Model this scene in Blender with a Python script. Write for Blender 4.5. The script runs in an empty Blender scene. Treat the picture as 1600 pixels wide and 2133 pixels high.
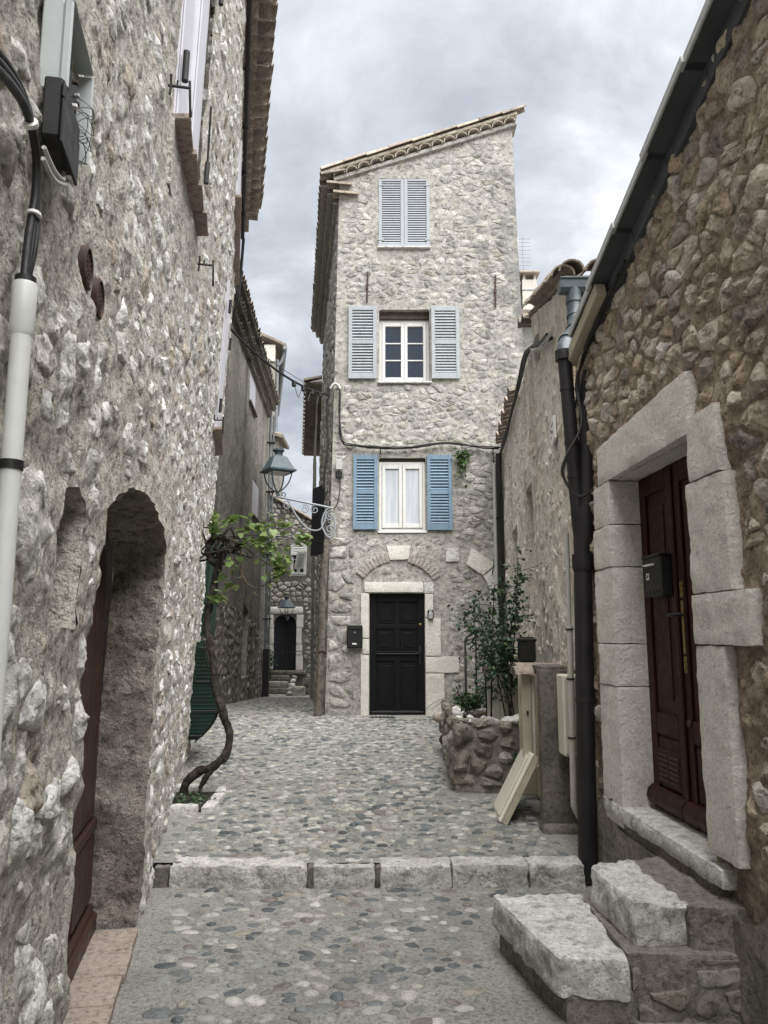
import bpy, math, random
import numpy as np
from mathutils import Vector, Matrix

# ------------------------------------------------------------------ camera, sky, sun, exposure
scene = bpy.context.scene
COL = scene.collection
EYE = 1.55
PITCH = math.radians(9.0)
cd = bpy.data.cameras.new('camera'); cam = bpy.data.objects.new('camera', cd); COL.objects.link(cam)
cd.sensor_fit = 'HORIZONTAL'; cd.sensor_width = 36; cd.lens = 36; cd.clip_start = 0.05; cd.clip_end = 4000
cam.location = (0, 0, EYE); cam.rotation_euler = (math.pi / 2 + PITCH, 0, 0)
scene.camera = cam

SUN_EL, SUN_AZ = math.radians(61), math.radians(148)      # azimuth clockwise from +Y (north): right, a little behind the camera
w = bpy.data.worlds.new('World'); scene.world = w; w.use_nodes = True
nt = w.node_tree; nt.nodes.clear()
def N(t, **k):
    n = nt.nodes.new(t)
    for a, b in k.items(): setattr(n, a, b)
    return n
wo = N('ShaderNodeOutputWorld'); b1 = N('ShaderNodeBackground'); b2 = N('ShaderNodeBackground'); mx = N('ShaderNodeMixShader')
sk = N('ShaderNodeTexSky', sky_type='NISHITA', sun_disc=False, sun_elevation=SUN_EL, sun_rotation=SUN_AZ)
b1.inputs[1].default_value = 0.10
nt.links.new(sk.outputs[0], b1.inputs[0])
tc = N('ShaderNodeTexCoord'); sx = N('ShaderNodeSeparateXYZ'); nt.links.new(tc.outputs['Generated'], sx.inputs[0])
def M(op, a, b=None):
    n = N('ShaderNodeMath', operation=op)
    for i, v in enumerate((a, b)):
        if v is None: continue
        if isinstance(v, (int, float)): n.inputs[i].default_value = v
        else: nt.links.new(v, n.inputs[i])
    return n.outputs[0]
dz = M('ADD', M('ABSOLUTE', sx.outputs[2]), 0.30)
cx_ = N('ShaderNodeCombineXYZ'); nt.links.new(M('DIVIDE', sx.outputs[0], dz), cx_.inputs[0]); nt.links.new(M('DIVIDE', sx.outputs[1], dz), cx_.inputs[1])
cx_.inputs[2].default_value = 2.9
n1 = N('ShaderNodeTexNoise'); n1.inputs['Scale'].default_value = 2.6; n1.inputs['Detail'].default_value = 9; n1.inputs['Roughness'].default_value = 0.60; n1.inputs['Distortion'].default_value = 0.25
nt.links.new(cx_.outputs[0], n1.inputs['Vector'])
rp = N('ShaderNodeValToRGB'); cr = rp.color_ramp
cr.elements[0].position = .34; cr.elements[0].color = (.36, .375, .40, 1)
cr.elements[1].position = .70; cr.elements[1].color = (.95, .95, .955, 1)
for p_, c_ in ((.44, (.46, .475, .50, 1)), (.52, (.56, .57, .59, 1)), (.60, (.70, .705, .72, 1))):
    e = cr.elements.new(p_); e.color = c_
nt.links.new(n1.outputs[0], rp.inputs[0]); # standard overcast sky: zenith three times the horizon
cie = M('MULTIPLY', M('ADD', M('MULTIPLY', M('MAXIMUM', sx.outputs[2], 0.), 2.), 1.), .25)
gm = N('ShaderNodeVectorMath', operation='SCALE'); nt.links.new(rp.outputs[0], gm.inputs[0]); nt.links.new(cie, gm.inputs['Scale']); nt.links.new(gm.outputs[0], b2.inputs[0]); b2.inputs[1].default_value = 0.46
mx.inputs[0].default_value = 0.95
nt.links.new(b1.outputs[0], mx.inputs[1]); nt.links.new(b2.outputs[0], mx.inputs[2]); nt.links.new(mx.outputs[0], wo.inputs[0])

sl = bpy.data.lights.new('sun', 'SUN'); sl.energy = 1.5; sl.angle = math.radians(68); sl.color = (1, .985, .955)
sun = bpy.data.objects.new('sun', sl); COL.objects.link(sun)
sdir = Vector((math.sin(SUN_AZ) * math.cos(SUN_EL), math.cos(SUN_AZ) * math.cos(SUN_EL), math.sin(SUN_EL)))
sun.rotation_euler = (-sdir).to_track_quat('-Z', 'Y').to_euler(); sun.location = sdir * 60
vs_ = scene.view_settings; vs_.view_transform = 'Standard'; vs_.look = 'None'; vs_.exposure = 2.62; vs_.gamma = 1; vs_.use_curve_mapping = False
scene.cycles.max_bounces = 6; scene.cycles.diffuse_bounces = 3; scene.cycles.use_denoising = True

# ------------------------------------------------------------------ numeric helpers
RNG = np.random.default_rng(11)
random.seed(5)
def _h(ix, iy, iz):
    n = (ix * 374761393 + iy * 668265263 + iz * 1442695041) & 0xffffffff
    n = ((n ^ (n >> 13)) * 1274126177) & 0xffffffff
    n = (n ^ (n >> 16)) & 0xffffffff
    return n / 2147483647.5 - 1.0
def vnoise(p):
    i = np.floor(p).astype(np.int64); f = p - i; f = f * f * (3 - 2 * f)
    x, y, z = i[:, 0], i[:, 1], i[:, 2]; fx, fy, fz = f[:, 0], f[:, 1], f[:, 2]
    def L(a, b, t): return a + (b - a) * t
    return L(L(L(_h(x, y, z), _h(x + 1, y, z), fx), L(_h(x, y + 1, z), _h(x + 1, y + 1, z), fx), fy),
             L(L(_h(x, y, z + 1), _h(x + 1, y, z + 1), fx), L(_h(x, y + 1, z + 1), _h(x + 1, y + 1, z + 1), fx), fy), fz)
def fbm(p, sc, octv=4, rough=.5):
    p = np.asarray(p, float) * sc; a = 1.; t = 0.; s = np.zeros(len(p))
    for k in range(octv):
        s += a * vnoise(p + 17.3 * k); t += a; a *= rough; p = p * 2.03
    return s / t
def inpoly(x, y, poly):
    r = np.zeros(np.shape(x), bool); P = poly; n = len(P)
    for i in range(n):
        x1, y1 = P[i]; x2, y2 = P[(i + 1) % n]
        if y1 == y2: continue
        c = ((y1 > y) != (y2 > y)) & (x < (x2 - x1) * (y - y1) / (y2 - y1) + x1)
        r ^= c
    return r
def nearest_on(x, y, poly):
    best = np.full(len(x), 1e9); bx = x.copy(); by = y.copy(); n = len(poly)
    for i in range(n):
        x1, y1 = poly[i]; x2, y2 = poly[(i + 1) % n]; dx, dy = x2 - x1, y2 - y1; L2 = dx * dx + dy * dy
        if L2 < 1e-12: continue
        t = np.clip(((x - x1) * dx + (y - y1) * dy) / L2, 0, 1)
        qx, qy = x1 + t * dx, y1 + t * dy; d = (x - qx) ** 2 + (y - qy) ** 2
        m = d < best; best[m] = d[m]; bx[m] = qx[m]; by[m] = qy[m]
    return bx, by, np.sqrt(best)
def chaikin(P, k=1, closed=True):
    P = [tuple(p) for p in P]
    for _ in range(k):
        Q = []
        n = len(P)
        for i in range(n if closed else n - 1):
            a, b = P[i], P[(i + 1) % n]
            Q.append(tuple(.75 * u + .25 * v for u, v in zip(a, b))); Q.append(tuple(.25 * u + .75 * v for u, v in zip(a, b)))
        if not closed: Q = [P[0]] + Q + [P[-1]]
        P = Q
    return P
def spline(P, k=3):
    """Catmull-Rom through points"""
    P = [Vector(p) for p in P]; out = []
    for i in range(len(P) - 1):
        a = P[max(i - 1, 0)]; b = P[i]; c = P[i + 1]; d = P[min(i + 2, len(P) - 1)]
        for j in range(k):
            t = j / k
            out.append(.5 * ((2 * b) + (c - a) * t + (2 * a - 5 * b + 4 * c - d) * t * t + (3 * b - a - 3 * c + d) * t ** 3))
    out.append(P[-1]); return out

# ------------------------------------------------------------------ objects
ORG = {}
def thing(name, label, cat, loc=(0, 0, 0), group=None):
    o = bpy.data.objects.new(name, None); COL.objects.link(o); o.location = loc; o.empty_display_size = .1
    o['label'] = label; o['category'] = cat
    if group: o['group'] = group
    ORG[o] = Vector(loc); return o
def tag(o, label, cat, group=None):
    o['label'] = label; o['category'] = cat
    if group: o['group'] = group
    return o
def obj(name, V, F, m, parent=None, smooth=False, sharp=None, tint=None, kind=None, origin=None):
    me = bpy.data.meshes.new(name)
    V = np.asarray(V, float).reshape(-1, 3)
    org = ORG[parent] if parent is not None else Vector(origin) if origin is not None else Vector((0, 0, 0))
    V = V - np.array(org)
    if isinstance(F, np.ndarray):
        k = F.shape[1]
        me.vertices.add(len(V)); me.vertices.foreach_set('co', V.astype(np.float32).ravel())
        me.loops.add(F.size); me.loops.foreach_set('vertex_index', F.astype(np.int32).ravel())
        me.polygons.add(len(F)); me.polygons.foreach_set('loop_start', np.arange(0, F.size, k, dtype=np.int32))
        me.update(calc_edges=True); me.validate()
    else:
        me.from_pydata(V.tolist(), [], F)
    if smooth:
        me.polygons.foreach_set('use_smooth', np.ones(len(me.polygons), bool))
        if sharp: me.set_sharp_from_angle(angle=math.radians(sharp))
    if tint is not None:
        a = me.attributes.new('tint', 'FLOAT', 'POINT')
        a.data.foreach_set('value', np.broadcast_to(np.asarray(tint, np.float32), (len(V),)).ravel().copy())
    me.materials.append(m)
    o = bpy.data.objects.new(name, me); COL.objects.link(o)
    if parent is not None: o.parent = parent
    else: o.location = org
    ORG[o] = org
    if kind: o['kind'] = kind
    return o
def inst(name, me, mat4, parent):
    """an object that shares mesh data, placed by a world matrix under its parent"""
    o = bpy.data.objects.new(name, me); COL.objects.link(o)
    if parent is not None:
        o.parent = parent; o.matrix_basis = Matrix.Translation(-ORG[parent]) @ mat4
    else: o.matrix_basis = mat4
    ORG[o] = mat4.translation.copy(); return o

class Fr:
    def __init__(s, o, x, y, z): s.o, s.x, s.y, s.z = Vector(o), Vector(x).normalized(), Vector(y).normalized(), Vector(z).normalized()
    def P(s, a, b, c): return s.o + s.x * a + s.y * b + s.z * c
    def at(s, a, b, c): return Fr(s.P(a, b, c), s.x, s.y, s.z)
    def rot(s, axis, deg):
        ax = {'x': s.x, 'y': s.y, 'z': s.z}[axis]; q = Matrix.Rotation(math.radians(deg), 3, ax)
        return Fr(s.o, q @ s.x, q @ s.y, q @ s.z)
    def mat(s):
        m = Matrix((s.x, s.y, s.z)).transposed().to_4x4(); m.translation = s.o; return m
WORLD = Fr((0, 0, 0), (1, 0, 0), (0, 1, 0), (0, 0, 1))

class MB:
    def __init__(s): s.V = []; s.F = []
    def add(s, V, F):
        n = len(s.V); s.V.extend([tuple(v) for v in V]); s.F.extend([tuple(i + n for i in f) for f in F]); return s
    def box(s, fr, a0, a1, b0, b1, c0, c1, bev=0.):
        if a0 > a1: a0, a1 = a1, a0
        if b0 > b1: b0, b1 = b1, b0
        if c0 > c1: c0, c1 = c1, c0
        e = min(bev, (a1 - a0) / 2.2, (b1 - b0) / 2.2, (c1 - c0) / 2.2)
        if e <= 0:
            V = [fr.P(a, b, c) for a in (a0, a1) for b in (b0, b1) for c in (c0, c1)]
            return s.add(V, [(0, 1, 3, 2), (4, 6, 7, 5), (0, 4, 5, 1), (2, 3, 7, 6), (0, 2, 6, 4), (1, 5, 7, 3)])
        V = []; I = {}
        A, B, C = (a0, a1), (b0, b1), (c0, c1)
        for i in (0, 1):
            for j in (0, 1):
                for k in (0, 1):
                    for ax in range(3):
                        q = [A[i], B[j], C[k]]
                        for t, idx in enumerate((i, j, k)):
                            if t != ax: q[t] += e if idx == 0 else -e
                        I[(i, j, k, ax)] = len(V); V.append(fr.P(*q))
        F = []
        for ax in range(3):
            for sd in (0, 1):
                o1, o2 = [t for t in range(3) if t != ax]
                q = []
                for p1, p2 in ((0, 0), (1, 0), (1, 1), (0, 1)):
                    id_ = [0, 0, 0]; id_[ax] = sd; id_[o1] = p1; id_[o2] = p2; q.append(I[(*id_, ax)])
                F.append(tuple(q))
        for ax in range(3):
            o1, o2 = [t for t in range(3) if t != ax]
            for p1 in (0, 1):
                for p2 in (0, 1):
                    l = [0, 0, 0]; h = [0, 0, 0]; l[o1] = h[o1] = p1; l[o2] = h[o2] = p2; h[ax] = 1
                    F.append((I[(*l, o1)], I[(*h, o1)], I[(*h, o2)], I[(*l, o2)]))
        for i in (0, 1):
            for j in (0, 1):
                for k in (0, 1): F.append(tuple(I[(i, j, k, ax)] for ax in range(3)))
        return s.add(V, F)
    def tube(s, pts, r, n=8, cap=True):
        pts = [Vector(p) for p in pts]; m = len(pts); R = [r] * m if isinstance(r, (int, float)) else list(r)
        V = []; F = []; up = None
        for i, p in enumerate(pts):
            t = (pts[min(i + 1, m - 1)] - pts[max(i - 1, 0)])
            t = t.normalized() if t.length > 1e-9 else Vector((0, 0, 1))
            if up is None:
                up = Vector((0, 0, 1)) if abs(t.z) < .9 else Vector((1, 0, 0))
            up = (up - t * up.dot(t)); up = up.normalized() if up.length > 1e-6 else t.orthogonal().normalized()
            sd = t.cross(up)
            for k in range(n):
                a = 2 * math.pi * k / n; V.append(p + (up * math.cos(a) + sd * math.sin(a)) * R[i])
        for i in range(m - 1):
            for k in range(n): F.append((i * n + k, i * n + (k + 1) % n, (i + 1) * n + (k + 1) % n, (i + 1) * n + k))
        if cap: F.append(tuple(range(n - 1, -1, -1))); F.append(tuple(range((m - 1) * n, m * n)))
        return s.add(V, F)
    def lathe(s, fr, prof, n=16):
        """profile [(r, h)] round fr.z"""
        V = []; F = []; m = len(prof)
        for r, h in prof:
            for k in range(n):
                a = 2 * math.pi * k / n; V.append(fr.P(r * math.cos(a), r * math.sin(a), h))
        for i in range(m - 1):
            for k in range(n): F.append((i * n + k, i * n + (k + 1) % n, (i + 1) * n + (k + 1) % n, (i + 1) * n + k))
        F.append(tuple(range(n - 1, -1, -1))); F.append(tuple(range((m - 1) * n, m * n)))
        return s.add(V, F)
    def prism(s, fr, poly, c0, c1):
        n = len(poly); V = [fr.P(a, b, c0) for a, b in poly] + [fr.P(a, b, c1) for a, b in poly]
        F = [tuple(range(n - 1, -1, -1)), tuple(range(n, 2 * n))] + [(i, (i + 1) % n, n + (i + 1) % n, n + i) for i in range(n)]
        return s.add(V, F)
    def build(s, name, m, parent=None, **k): return obj(name, s.V, s.F, m, parent, **k)
def mbox(name, fr, dims, m, parent, bev=.004, **k): return MB().box(fr, *dims, bev=bev).build(name, m, parent, **k)
def mtube(name, pts, r, m, parent, n=8, **k): return MB().tube(pts, r, n).build(name, m, parent, smooth=True, sharp=50, **k)

# ------------------------------------------------------------------ materials
def node_mat(name):
    m = bpy.data.materials.new(name); m.use_nodes = True; t = m.node_tree; t.nodes.clear()
    out = t.nodes.new('ShaderNodeOutputMaterial'); b = t.nodes.new('ShaderNodeBsdfPrincipled'); t.links.new(b.outputs[0], out.inputs[0])
    return m, t, b
def ramp(t, fac, stops, interp='LINEAR'):
    r = t.nodes.new('ShaderNodeValToRGB'); r.color_ramp.interpolation = interp; e = r.color_ramp.elements
    stops = [(p, (*c, 1) if len(c) == 3 else c) for p, c in stops]
    e[0].position, e[0].color = stops[0]; e[1].position, e[1].color = stops[-1]
    for p, c in stops[1:-1]: q = e.new(p); q.color = c
    if fac is not None: t.links.new(fac, r.inputs[0])
    return r.outputs[0]
def noise(t, vec, scale, detail=6, rough=.6, dist=0.):
    n = t.nodes.new('ShaderNodeTexNoise'); n.inputs['Scale'].default_value = scale; n.inputs['Detail'].default_value = detail
    n.inputs['Roughness'].default_value = rough; n.inputs['Distortion'].default_value = dist
    if vec is not None: t.links.new(vec, n.inputs['Vector'])
    return n.outputs[0]
def mixc(t, fac, a, b, mode='MIX'):
    n = t.nodes.new('ShaderNodeMix'); n.data_type = 'RGBA'; n.blend_type = mode
    for i, v in ((0, fac), (6, a), (7, b)):
        if isinstance(v, (int, float)): n.inputs[i].default_value = v
        elif isinstance(v, tuple): n.inputs[i].default_value = (*v, 1) if len(v) == 3 else v
        else: t.links.new(v, n.inputs[i])
    return n.outputs[2]
def nmath(t, op, a, b=None):
    n = t.nodes.new('ShaderNodeMath'); n.operation = op
    for i, v in enumerate((a, b)):
        if v is None: continue
        if isinstance(v, (int, float)): n.inputs[i].default_value = v
        else: t.links.new(v, n.inputs[i])
    return n.outputs[0]
def pos(t, scale=None):
    g = t.nodes.new('ShaderNodeNewGeometry')
    if scale is None: return g.outputs['Position']
    m = t.nodes.new('ShaderNodeMapping'); m.inputs['Scale'].default_value = scale; t.links.new(g.outputs['Position'], m.inputs['Vector']); return m.outputs[0]
def bump(t, b, h, dist, strength=1., prev=None):
    n = t.nodes.new('ShaderNodeBump'); n.inputs['Distance'].default_value = dist; n.inputs['Strength'].default_value = strength
    t.links.new(h, n.inputs['Height'])
    if prev is not None: t.links.new(prev, n.inputs['Normal'])
    t.links.new(n.outputs[0], b.inputs['Normal']); return n.outputs[0]

def rough_mat(name, cols, scale=3., fine=40., rough=.93, bd=.01, bs=30., stain=None, grain=.35, tints=None, pits=None, streak=None, streak_at=(.52, .66), mott=.3, lichen=None):
    """mottled mineral surface: cols over broad noise, fine value grain, optional tints per piece, dark lichen pits and streaks"""
    m, t, b = node_mat(name); p = pos(t)
    n = len(cols)
    c = ramp(t, noise(t, p, scale, 5, .6, .3), [(.3 + .4 * i / max(n - 1, 1), cols[i]) for i in range(n)]) if n > 1 else None
    if tints:
        at = t.nodes.new('ShaderNodeAttribute'); at.attribute_name = 'tint'
        ct = ramp(t, at.outputs['Fac'], [(i / len(tints), q) for i, q in enumerate(tints)], 'CONSTANT')
        c = ct if c is None else mixc(t, 1., ct, c, 'MULTIPLY')
    g = ramp(t, noise(t, p, fine, 7, .65), [(.25, (1 - grain,) * 3), (.5, (1, 1, 1)), (.8, (1 + grain * .6,) * 3)])
    c = mixc(t, 1., c, g, 'MULTIPLY')
    if mott:
        sp_ = ramp(t, noise(t, p, fine * 2.2, 4, .6), [(.56, (1, 1, 1)), (.66, (1 - min(mott * 1.7, .7),) * 3)])
        c = mixc(t, 1., c, sp_, 'MULTIPLY')
        g2 = ramp(t, noise(t, p, bs * .8, 8, .66), [(.34, (1 - mott * 1.5,) * 3), (.47, (1 - mott * .2,) * 3), (.52, (1, 1, 1)), (.72, (1 + mott * .5,) * 3)])
        c = mixc(t, 1., c, g2, 'MULTIPLY')
    if pits:
        f = ramp(t, noise(t, p, pits[0], 8, .7, .6), [(pits[1], (0, 0, 0)), (pits[1] + .09, (1, 1, 1))])
        c = mixc(t, nmath(t, 'MULTIPLY', f, pits[3]), c, pits[2])
    if lichen:
        sx_ = t.nodes.new('ShaderNodeSeparateXYZ'); t.links.new(p, sx_.inputs[0])
        q = nmath(t, 'ADD', noise(t, p, lichen[0], 8, .68), nmath(t, 'MULTIPLY', nmath(t, 'SUBTRACT', sx_.outputs[0], lichen[1]), lichen[2]))
        f = ramp(t, q, [(.58, (0, 0, 0)), (.70, (1, 1, 1))]); c = mixc(t, nmath(t, 'MULTIPLY', f, lichen[4]), c, lichen[3])
    if stain:
        f = ramp(t, noise(t, p, stain[0], 6, .65, .5), [(stain[1], (0, 0, 0)), (stain[1] + .16, (1, 1, 1))])
        c = mixc(t, nmath(t, 'MULTIPLY', f, stain[3]), c, stain[2])
    if streak:
        f = ramp(t, noise(t, pos(t, (streak[0], streak[0], streak[0] * .12)), 1., 6, .62, .4), [(streak_at[0], (0, 0, 0)), (streak_at[1], (1, 1, 1))])
        c = mixc(t, nmath(t, 'MULTIPLY', f, streak[2]), c, streak[1])
    t.links.new(c, b.inputs['Base Color']); b.inputs['Roughness'].default_value = rough
    b.inputs['Specular IOR Level'].default_value = .25
    rg = nmath(t, 'ABSOLUTE', nmath(t, 'SUBTRACT', noise(t, p, bs * .5, 4, .55), .5))
    h = nmath(t, 'ADD', nmath(t, 'ADD', noise(t, p, bs, 9, .62), nmath(t, 'MULTIPLY', noise(t, p, bs * 4.3, 6, .7), .4)), nmath(t, 'MULTIPLY', nmath(t, 'MINIMUM', rg, .08), 1.6))
    bump(t, b, h, bd)
    return m
def paint(name, col, rough=.5, var=.12, scale=12., bd=.0012, wear=None, metal=0., grain=None, spec=.4):
    m, t, b = node_mat(name); p = pos(t)
    lo = tuple(x * (1 - var) for x in col); hi = tuple(min(1, x * (1 + var)) for x in col)
    c = ramp(t, noise(t, p, scale, 6, .65), [(.3, lo), (.7, hi)])
    if wear:
        f = ramp(t, noise(t, pos(t, grain or (1, 1, 1)), wear[0], 8, .7), [(wear[1], (0, 0, 0)), (wear[1] + .05, (1, 1, 1))])
        c = mixc(t, f, c, wear[2])
    t.links.new(c, b.inputs['Base Color']); b.inputs['Metallic'].default_value = metal; b.inputs['Specular IOR Level'].default_value = spec
    r = ramp(t, noise(t, p, scale * 2, 5), [(.3, (max(rough - .1, .05),) * 3), (.7, (min(rough + .15, 1),) * 3)])
    t.links.new(r, b.inputs['Roughness'])
    bump(t, b, noise(t, pos(t, grain) if grain else p, 60. if not grain else 8., 6), bd)
    return m
MT = {}
MT['mortar_left'] = rough_mat('mortar_left', [(.47, .437, .385), (.585, .55, .485), (.645, .615, .555)], 2.2, 48, bd=.03, bs=30, grain=.5, pits=(26, .63, (.10, .085, .07), .75), stain=(1.1, .56, (.26, .24, .21), .45))
MT['stone_left'] = rough_mat('stone_left', [(.74, .73, .71), (1, 1, 1), (1.04, 1.03, 1.0)], 7, 34, bd=.022, bs=17, grain=.42,
    tints=[(.68, .665, .645), (.60, .58, .55), (.74, .735, .72), (.55, .52, .47), (.70, .69, .67), (.45, .40, .33), (.66, .64, .61), (.58, .565, .54)], pits=(20, .62, (.11, .095, .08), .8))
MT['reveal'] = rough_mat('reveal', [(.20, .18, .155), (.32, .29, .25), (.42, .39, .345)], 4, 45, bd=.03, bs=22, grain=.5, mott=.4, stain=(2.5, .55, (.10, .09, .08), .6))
MT['mortar_centre'] = rough_mat('mortar_centre', lichen=(2.6, 1.25, .13, (.15, .15, .15), .75), cols=[(.31, .295, .268), (.395, .378, .34), (.385, .373, .352)], scale=1.3, fine=26, bd=.016, bs=16, grain=.4, stain=(.9, .57, (.25, .245, .235), .6), pits=(9, .66, (.13, .12, .11), .6))
MT['stone_centre'] = rough_mat('stone_centre', lichen=(2.6, 1.25, .13, (.15, .15, .15), .75), cols=[(.66, .65, .63), (1, 1, 1), (1.05, 1.04, 1.0)], scale=4, fine=20, bd=.022, bs=11, grain=.42,
    tints=[(.44, .423, .388), (.39, .378, .355), (.49, .472, .437), (.365, .343, .30), (.315, .307, .296), (.425, .408, .377)], mott=.4, pits=(10, .575, (.11, .105, .10), .75))
MT['mortar_right'] = rough_mat('mortar_right', [(.24, .195, .14), (.40, .33, .24), (.48, .41, .31)], 2.6, 38, bd=.03, bs=24, grain=.5, pits=(13, .58, (.06, .05, .042), .8), stain=(1.4, .57, (.11, .095, .08), .6))
MT['stone_right'] = rough_mat('stone_right', [(.66, .64, .62), (1, 1, 1), (1.05, 1.02, .98)], 6, 30, bd=.022, bs=16, grain=.45,
    tints=[(.54, .475, .375), (.44, .385, .31), (.60, .545, .455), (.44, .365, .265), (.33, .30, .26), (.60, .565, .505), (.46, .39, .30)], pits=(14, .59, (.065, .055, .048), .8))
MT['dressed'] = rough_mat('dressed', [(.59, .565, .51), (.69, .665, .605), (.74, .715, .655)], 3, 60, bd=.013, bs=40, grain=.24, mott=.12, pits=(16, .66, (.2, .185, .16), .7), stain=(2.1, .6, (.36, .335, .29), .5))
MT['dressed_worn'] = rough_mat('dressed_worn', [(.52, .505, .475), (.62, .605, .58), (.67, .66, .635)], 4, 40, bd=.02, bs=18, grain=.4, pits=(11, .6, (.13, .115, .10), .8))
MT['kerb'] = rough_mat('kerb', [(.40, .385, .36), (.54, .525, .50), (.62, .605, .58)], 5, 40, bd=.024, bs=14, grain=.45, pits=(10, .6, (.10, .09, .08), .8))
MT['plaster_cream'] = rough_mat('plaster_cream', [(.54, .50, .43), (.68, .64, .56), (.72, .685, .61)], 1.6, 30, bd=.02, bs=15, grain=.3, mott=.22, pits=(12, .66, (.22, .175, .12), .7), streak=(3.5, (.30, .255, .185), .55))
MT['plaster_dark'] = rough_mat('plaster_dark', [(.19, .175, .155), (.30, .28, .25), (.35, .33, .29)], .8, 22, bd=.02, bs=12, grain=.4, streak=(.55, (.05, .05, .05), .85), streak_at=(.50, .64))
MT['stone_dark'] = rough_mat('stone_dark', [(.7, .7, .68), (1, 1, 1)], 4, 18, bd=.02, bs=10, grain=.4, tints=[(.30, .275, .235), (.22, .20, .17), (.38, .36, .32), (.27, .24, .2)], pits=(8, .58, (.06, .055, .05), .8))
MT['mortar_far'] = rough_mat('mortar_far', [(.10, .095, .085), (.16, .15, .13), (.22, .205, .18)], 1.2, 16, bd=.02, bs=9, grain=.4)
MT['stone_far'] = rough_mat('stone_far', [(.78, .77, .75), (1, 1, 1)], 3, 14, bd=.02, bs=8, grain=.35, tints=[(.46, .44, .40), (.38, .36, .32), (.52, .50, .46), (.32, .30, .27)], pits=(6, .6, (.1, .095, .085), .7))
MT['concrete'] = rough_mat('concrete', [(.235, .228, .212), (.292, .284, .266), (.335, .327, .308)], 2.2, 60, bd=.012, bs=50, grain=.4, mott=.35, stain=(2.6, .55, (.17, .168, .16), .6))
MT['pebble'] = rough_mat('pebble', [(.70, .685, .65), (.90, .88, .84)], 9, 60, rough=.55, bd=.002, bs=30, grain=.2,
    tints=[(.38, .38, .37), (.27, .28, .28), (.46, .46, .445), (.13, .155, .17), (.34, .345, .335), (.42, .41, .385), (.17, .19, .20), (.54, .535, .52), (.24, .25, .25), (.31, .315, .31), (.10, .115, .125), (.36, .365, .355), (.45, .445, .43), (.34, .32, .28), (.19, .205, .215), (.49, .485, .47), (.22, .23, .235), (.32, .32, .315), (.14, .16, .175), (.21, .21, .205), (.35, .355, .345), (.43, .425, .41), (.26, .265, .265), (.33, .335, .33), (.22, .20, .185), (.12, .14, .15)])
MT['render_damp'] = rough_mat('render_damp', [(.16, .15, .13), (.24, .22, .19), (.31, .29, .25)], 3, 45, bd=.012, bs=32, grain=.45, stain=(2.4, .55, (.075, .065, .055), .7))
MT['pillar'] = rough_mat('pillar', [(.10, .095, .085), (.16, .15, .13), (.21, .185, .15)], 3.2, 50, bd=.004, bs=40, grain=.35, stain=(4, .6, (.24, .20, .14), .5))
MT['terracotta'] = rough_mat('terracotta', [(.27, .215, .18), (.34, .28, .235), (.32, .275, .24)], 6, 50, bd=.004, bs=40, grain=.3, stain=(7, .58, (.26, .235, .2), .7))
MT['tile'] = rough_mat('tile', [(.17, .145, .12), (.26, .225, .185), (.33, .28, .22)], 3.2, 28, bd=.008, bs=20, grain=.4, stain=(2.7, .54, (.13, .125, .115), .75))
MT['tile_light'] = rough_mat('tile_light', [(.34, .29, .23), (.44, .385, .31), (.46, .43, .37)], 3.2, 28, bd=.008, bs=20, grain=.35, stain=(4, .6, (.20, .185, .165), .6))
MT['brick'] = rough_mat('brick', [(.34, .312, .275), (.41, .38, .34)], 6, 40, bd=.006, bs=30, grain=.35)
MT['soil'] = rough_mat('soil', [(.035, .03, .02), (.06, .05, .035)], 8, 60, bd=.02, bs=40, grain=.5)
MT['shutter_lavender'] = paint('shutter_lavender', (.56, .555, .60), .5, .05, 6, .001, grain=(1, 1, .04))
MT['shutter_blue'] = paint('shutter_blue', (.15, .225, .295), .6, .16, 9, .0015, wear=(9, .67, (.36, .41, .44)), grain=(6, 6, 1))
MT['shutter_pale'] = paint('shutter_pale', (.32, .342, .362), .6, .14, 9, .0015, wear=(9, .68, (.52, .53, .53)), grain=(6, 6, 1))
MT['shutter_grey'] = paint('shutter_grey', (.315, .335, .36), .55, .07, 8, .001)
MT['white_frame'] = paint('white_frame', (.62, .615, .59), .45, .05, 9, .0006)
MT['white_pvc'] = paint('white_pvc', (.60, .61, .60), .4, .07, 5, .0005, wear=(22, .72, (.45, .45, .43)))
MT['box_grey'] = paint('box_grey', (.42, .455, .46), .4, .07, 6, .0006)
MT['black_plastic'] = paint('black_plastic', (.008, .008, .009), .5, .2, 10, .0006)
MT['iron'] = paint('iron', (.018, .017, .017), .6, .3, 20, .001)
MT['iron_rust'] = paint('iron_rust', (.055, .032, .024), .75, .4, 30, .002)
MT['iron_white'] = paint('iron_white', (.27, .29, .31), .5, .1, 12, .001)
MT['lamp_green'] = paint('lamp_green', (.055, .078, .088), .45, .15, 12, .001)
MT['pipe_black'] = paint('pipe_black', (.013, .0115, .013), .5, .3, 6, .0006)
MT['pipe_grey'] = paint('pipe_grey', (.055, .072, .08), .36, .16, 8, .0006, wear=(14, .66, (.22, .25, .26)))
MT['conduit'] = paint('conduit', (.44, .42, .37), .5, .1, 8, .0006)
MT['zinc'] = paint('zinc', (.16, .175, .185), .45, .2, 5, .001)
MT['verge'] = paint('verge', (.065, .073, .08), .6, .25, 4, .002)
MT['verge_lip'] = paint('verge_lip', (.42, .43, .42), .6, .15, 4, .002)
MT['door_brown'] = paint('door_brown', (.040, .017, .011), .5, .25, 6, .001, grain=(20, 20, 1))
MT['door_black'] = paint('door_black', (.005, .0045, .006), .45, .3, 9, .0012, grain=(14, 14, 1), spec=.22)
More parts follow.
